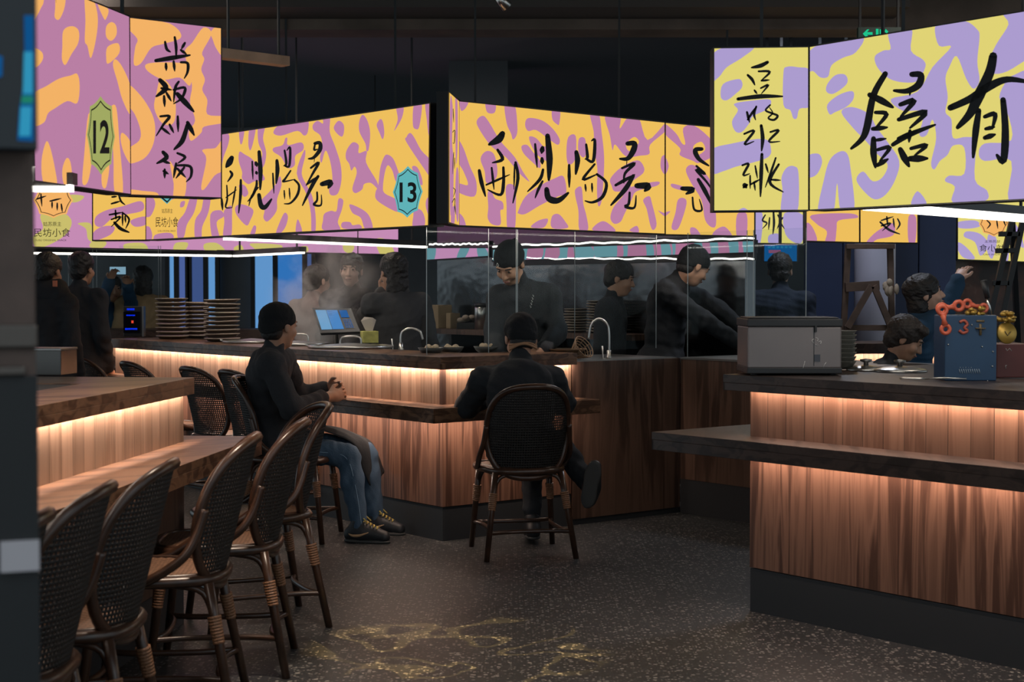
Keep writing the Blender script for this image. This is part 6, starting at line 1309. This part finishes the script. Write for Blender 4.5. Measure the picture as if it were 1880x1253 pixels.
# ---- 2. person in black seen from behind on the chair in the middle
def fl(x, y, z): return np.array([x, y, z])
ch = np.array([.045, 7.90, 0]); fd = np.array([-math.sin(math.radians(12)), math.cos(math.radians(12)), 0]); sd = np.array([fd[1], -fd[0], 0])
def cp(r, f, z): return ch+sd*r+fd*f+np.array([0, 0, z])
J = dict(hc=at(956, 622, 8.12), hf=nrm_(fd*.9+np.array([0, 0, -.35])), hu=nrm_(fd*.35+np.array([0, 0, .95])), neck=at(951, 672, 8.03), chest=cp(0, .00, .80), pelvis=cp(0, -.07, .56),
         shL=at(887, 700, 8.0), shR=at(1014, 698, 8.03), elL=at(856, 748, 8.08), elR=at(1036, 742, 8.12), wrL=at(905, 735, 8.29), wrR=at(990, 735, 8.30),
         hipL=cp(-.09, -.03, .53), hipR=cp(.09, -.03, .53), knL=cp(.06, .36, .54), knR=cp(.13, .34, .52), anL=at(1086, 900, 7.98), anR=cp(.12, .26, .10), toL=at(1098, 862, 8.06), toR=cp(.14, .42, .06),
         handL=((.9, .45, 0), (0, 0, 1), -1, .3), handR=((-.9, .4, 0), (0, 0, 1), 1, .3))
J['supL'] = nrm_(np.array([.2, .9, .1]))
J['knL'] = cp(.26, .22, .53)
t2, b2, A2, H2 = person('person', 'person in black seated with back turned, a tan band under the dark cap', J, SK1, M_JACK2, M_JACK2, hat='cap', vox=.007, sleeve=1.0, facebits=True, seed=6)
mb = MB()
for i in range(3):
    mb.tube([tuple(H2+.073*math.sin(a)*A2[0]*(1.0)-(.075*math.cos(a)+.018)*A2[1]+(-.052-.008*i+.006*math.sin(3*a+i))*A2[2]-b2) for a in np.linspace(-1.35, 1.35, 19)], .0065, 8)
mb.build('head_band', mat('band_tan', (.36, .19, .10), .7), t2)
# ---- 3. cook standing behind the corner, looking down
J = dict(hc=at(936, 484, 9.12), hf=(-.34, -.66, -.60), hu=(-.18, -.52, .84), neck=at(958, 526, 9.22), chest=at(962, 575, 9.24), pelvis=at(955, 690, 9.28),
         shR=at(916, 548, 9.24), shL=at(1008, 545, 9.26), elR=at(906, 622, 9.20), elL=at(1023, 610, 9.20), wrR=at(915, 655, 8.98), wrL=at(997, 642, 8.96),
         hipR=at(930, 710, 9.28), hipL=at(985, 710, 9.28), knR=at(930, 850, 9.25), knL=at(985, 850, 9.25), anR=at(930, 920, 9.30), anL=at(985, 920, 9.30), toR=at(928, 930, 9.12), toL=at(988, 930, 9.12),
         handR=((.45, -.5, -.55), (-.4, -.5, .7), 1, .4), handL=((-.55, -.45, -.25), (.2, -.5, .8), -1, .45))
for S in 'LR': J['an'+S][2] = .075; J['to'+S][2] = .06; J['kn'+S][2] = .50
t3, b3, A3, H3 = person('person', 'cook in dark jacket and knotted black cap standing and looking down behind the counter', J, SK1, M_JACK, M_JACK2, hat='bandana', vox=.006, sleeve=.97, seed=8)
mb = MB()
for k in range(5):
    p = at(979-k*1.2, 543+k*5, 9.10); p = p-b3; mb.tube([tuple(p+np.array([-.004, -.0, .004])), tuple(p+np.array([.004, 0, -.004])), tuple(p+np.array([-.002, 0, -.008]))], .0014, 5)
mb.build('chest_embroidery', mat('thread_white', (.5, .5, .48), .7), t3)
pk = H3+.088*A3[1]+.055*A3[2]+.03*A3[0]-b3
MB().tube([tuple(pk+A3[0]*-.008), tuple(pk+A3[2]*.014), tuple(pk+A3[0]*.008), tuple(pk-A3[2]*.012)], .0025, 6, closed=True).build('cap_badge', mat('thread_white', (.5, .5, .48), .7), t3)
f = Field([ell(J['pelvis']+np.array([0, -.055, -.15]), (.19, .09, .34), None, .05), cut(J['pelvis']+np.array([0, 0, .13]), (0, 0, 1))], .010); f.wrinkle(.004, 35, 3); f.mesh('apron', M_APR, t3, b3)
# ---- 4. cook bending to the side behind the bay cabinet
q = ab(.47, 2.10); Y4 = q[1]
J = dict(hc=at(1273, 489, Y4-.05), hf=(.80, .35, -.48), hu=(.40, .12, .9), neck=at(1243, 515, Y4), chest=at(1226, 570, Y4), pelvis=at(1213, 668, Y4),
         shR=at(1222, 536, Y4-.20), shL=at(1252, 530, Y4+.17), elR=at(1295, 590, Y4-.16), elL=at(1320, 570, Y4+.15), wrR=at(1352, 628, Y4-.10), wrL=at(1368, 606, Y4+.15),
         hipR=at(1210, 690, Y4-.09), hipL=at(1216, 690, Y4+.09), knR=at(1214, 800, Y4-.09), knL=at(1218, 800, Y4+.09), anR=at(1210, 900, Y4-.09), anL=at(1214, 900, Y4+.09), toR=at(1240, 905, Y4-.09), toL=at(1244, 905, Y4+.09),
         handR=((.8, .1, -.5), (.3, -.4, .8), -1, .4), handL=((.8, 0, -.5), (.3, .4, .8), 1, .4))
for S in 'LR': J['an'+S][2] = .075; J['to'+S][2] = .06; J['kn'+S][2] = .48
person('person', 'cook in dark jacket and black cap bending to the side behind the glass', J, SK1, M_JACK2, M_JACK2, hat='cap', vox=.008, bulk=1.15, seed=12)
# ---- simple standing people
def standing(label, px, py_head, Y, face_, skinm, jack, trous, hair, h=1.66, s=1., armR=None, armL=None, hat=None, lean=(0, 0), group=None, up=(0, 0, 1), vox=.008, fb=True, seed=3, bulk=1.):
    f = nrm_(np.array([face_[0], face_[1], 0])); sd = np.array([f[1], -f[0], 0])
    hc = at(px, py_head, Y); b = np.array([hc[0], hc[1], 0])-f*.04-np.array([lean[0], lean[1], 0]); H = hc[2]
    def q(r, fw, z): k = max(0, (z-.85)/(H-.85)); return b+sd*r+f*fw+np.array([lean[0]*k, lean[1]*k, z])
    z = lambda d: H-d*s
    J = dict(hc=hc, hf=face_, hu=up, neck=q(0, -.01, z(.16)), chest=q(0, -.02, z(.33)), pelvis=q(0, -.02, z(.68)), shR=q(.175*s, -.02, z(.215)), shL=q(-.175*s, -.02, z(.215)))
    for S, sg, a in (('R', 1, armR), ('L', -1, armL)):
        sh = J['sh'+S]; wr = sh+np.array([0, 0, -.50*s])+sd*sg*.04+f*.08 if a is None else np.asarray(a[0], float)
        hint = -f*.8-np.array([0, 0, .3])+sd*sg*.4 if a is None else np.asarray(a[1], float)
        d = wr-sh; L = np.linalg.norm(d)
        if L > .52*s: wr = sh+d/L*.52*s
        J['el'+S] = elbow(sh, wr, .28*s, .255*s, hint); J['wr'+S] = wr
        fd_ = nrm_(wr-J['el'+S]); J['hand'+S] = (fd_, nrm_(np.cross(fd_, np.array([.3, .2, .9]))) if abs(fd_[2]) > .8 else np.array([0, 0, 1.]), sg, .3)
        J['hip'+S] = q(sg*.09*s, -.02, z(.74)); J['kn'+S] = q(sg*.10, .01, z(.74)*.53); J['an'+S] = q(sg*.10, -.03, .075); J['to'+S] = q(sg*.11, .12, .06)
    return person('person', label, J, skinm, jack, trous, hair=hair, hat=hat, s=s, vox=vox, group=group, facebits=fb, seed=seed, bulk=bulk), J
M_COATD = cloth('coat_dark', (.024, .025, .029)); M_COATP = cloth('coat_pinkish', (.22, .14, .12)); M_COATB = cloth('coat_teal_blue', (.020, .055, .105)); M_COATT = cloth('coat_tan', (.33, .22, .12)); M_JKG = cloth('jacket_grey', (.055, .054, .056)); M_NAVYC = cloth('coat_navy', (.018, .025, .042))
standing('woman in black with short dark hair talking, facing the steaming pots', 645, 497, 11.5, (-.10, -.97, -.03), SK2, M_COATD, M_COATD, (M_HAIR, 'short'), up=(.06, 0, 1), vox=.006, seed=21)
standing('person in a pale coat half lost in the steam beside the talking woman', 583, 517, 12.1, (.55, .6, 0), SK2, M_COATP, M_COATD, (M_HAIR, 'short'), seed=22)
(t6, b6, A6, H6), J6 = standing('long-haired person in a grey jacket seen from behind near the arched tap', 722, 500, 10.35, (-.45, .85, 0), SK3, M_JKG, M_COATD, (M_HAIR, 'long'), seed=23, armL=(at(700, 540, 10.5), (-.4, -.3, -.6)), bulk=1.1)
(t7, b7, A7, H7), J7 = standing('man in a dark hooded coat with an orange collar tag beside the brown pillar', 88, 500, 10.3, (.25, .95, -.1), SK3, M_COATD, M_COATD, (M_HAIR, 'short'), seed=24, bulk=1.25)
p = at(102, 521, 10.16)-b7; MB().box(p[0]-.014, p[0]+.014, p[1]-.02, p[1]-.008, p[2]-.02, p[2]+.02).build('collar_tag', mat('tag_orange', (.6, .17, .08), .6), t7)
f = Field([cone(at(70, 528, 10.25), at(108, 528, 10.25), .055, None, .04), cone(at(75, 540, 10.22), at(110, 545, 10.2), .07, None, .04)], .009); f.wrinkle(.003, 40, 2); f.mesh('hood', M_COATD, t7, b7)
standing('person in a long dark coat standing between the hooded man and the far glass', 150, 495, 11.4, (.3, .9, 0), SK3, M_COATD, M_COATD, (M_HAIR, 'short'), seed=25, bulk=1.2)
aR = at(208, 505, 13.1); aL = at(233, 508, 13.1)  # people and phone built in place of a mirrored group
(t9, b9, A9, H9), J9 = standing('stand-in for a reflected person in a blue coat holding up a phone', 206, 532, 13.5, (.5, -.8, 0), SK3, M_COATB, M_COATD, (M_HAIR, 'short'), seed=26, s=.95, armR=(aR, (0, -.2, -1)), armL=(aL, (.6, -.2, -1)))
p = (J9['wrR']+J9['wrL'])/2+np.array([0, -.03, .10]); ph = thing('mobile_phone', 'stand-in for a reflected phone, pale screen, held up by the blue-coated person', 'phone', p)
MB().box(-.075, .075, -.004, .004, -.038, .038).build('body', M_BLACK, ph, bevel=.003); MB().box(-.068, .068, -.006, -.004, -.032, .032).build('screen', emis('phone_pale', '#7fa0b4', 1.), ph)
standing('stand-in for a reflected long-haired person in a tan coat', 262, 515, 13.6, (-.3, .9, 0), SK2, M_COATT, M_COATD, (M_HAIR, 'long'), seed=27, s=.97)
# people built in place of reflections, between the cooks and behind the bay glass
standing('stand-in for a reflected profile between the plate stacks and the bending cook', 1137, 512, 10.45, (.95, -.2, -.2), SK3, M_COATD, M_COATD, (M_HAIR, 'short'), seed=28, s=.95)
aL = at(1478, 500, 10.3)
standing('stand-in for a reflected figure in dark blue, back turned, behind the bay glass', 1432, 498, 10.9, (.2, .95, 0), SK2, M_NAVYC, M_COATD, (M_HAIR, 'short'), seed=29)
# woman pointing, and the man looking down at the right booth
aP = at(1764, 510, 9.45)
(t13, b13, A13, H13), J13 = standing('woman in a blue coat with a white collar pointing up at the snack sign', 1697, 542, 9.3, (.93, -.12, .22), SK2, M_COATB, M_COATD, (M_HAIR, 'bob'), seed=30, s=1.0, armR=(aP, (.2, -.1, -1)), vox=.006)
MB().tube([tuple(J13['neck']+np.array([.075*math.cos(a)-.01, .07*math.sin(a), .025+.015*math.cos(a)])-b13) for a in np.linspace(0, 2*math.pi, 25)[:-1]], .010, 8, closed=True).build('collar', mat('collar_white', (.5, .5, .5), .8), t13)
(t14, b14, A14, H14), J14 = standing('man with bushy dark hair in a dark jacket looking down behind the pot lids', 1662, 624, 8.5, (.80, -.30, -.42), SK3, M_JACK2, M_COATD, (M_HAIRB, 'bushy'), seed=31, s=.93, up=(.4, -.1, .9), vox=.006, lean=(.05, -.04))
# ------------------------------------------------------------------ steam over the pots
vm = bpy.data.materials.new('steam'); vm.use_nodes = True; nt = vm.node_tree
for n in list(nt.nodes): nt.nodes.remove(n)
o = N(nt, 'ShaderNodeOutputMaterial'); pv = N(nt, 'ShaderNodeVolumeScatter'); pv.inputs['Color'].default_value = (1, .86, .78, 1); pv.inputs['Anisotropy'].default_value = .1
tc = N(nt, 'ShaderNodeTexCoord'); nz_ = N(nt, 'ShaderNodeTexNoise'); nz_.inputs['Scale'].default_value = 3.2; nz_.inputs['Detail'].default_value = 5; nz_.inputs['Distortion'].default_value = .8
nt.links.new(tc.outputs['Object'], nz_.inputs['Vector'])
mr = N(nt, 'ShaderNodeMapRange'); mr.inputs[1].default_value = .47; mr.inputs[2].default_value = .75; mr.inputs[3].default_value = 0; mr.inputs[4].default_value = 1.
nt.links.new(nz_.outputs[0], mr.inputs[0])
gr = N(nt, 'ShaderNodeTexGradient', gradient_type='SPHERICAL'); mp = N(nt, 'ShaderNodeMapping'); mp.inputs['Scale'].default_value = (2.3, 2.6, 1.55)
nt.links.new(tc.outputs['Object'], mp.inputs[0]); nt.links.new(mp.outputs[0], gr.inputs[0])
mu_ = N(nt, 'ShaderNodeMath', operation='MULTIPLY'); nt.links.new(mr.outputs[0], mu_.inputs[0]); nt.links.new(gr.outputs['Fac'], mu_.inputs[1])
m2 = N(nt, 'ShaderNodeMath', operation='MULTIPLY', i_1=12.); nt.links.new(mu_.outputs[0], m2.inputs[0]); nt.links.new(m2.outputs[0], pv.inputs['Density'])
nt.links.new(pv.outputs[0], o.inputs['Volume'])
c = at(600, 552, 10.35)
st = MB().sphere((0, 0, 0), (.44, .38, .64), 24, 16).build('steam', vm); st.location = c
tag(st, 'wispy steam rising from the soup pots in front of the talking woman', 'steam', kind='stuff')
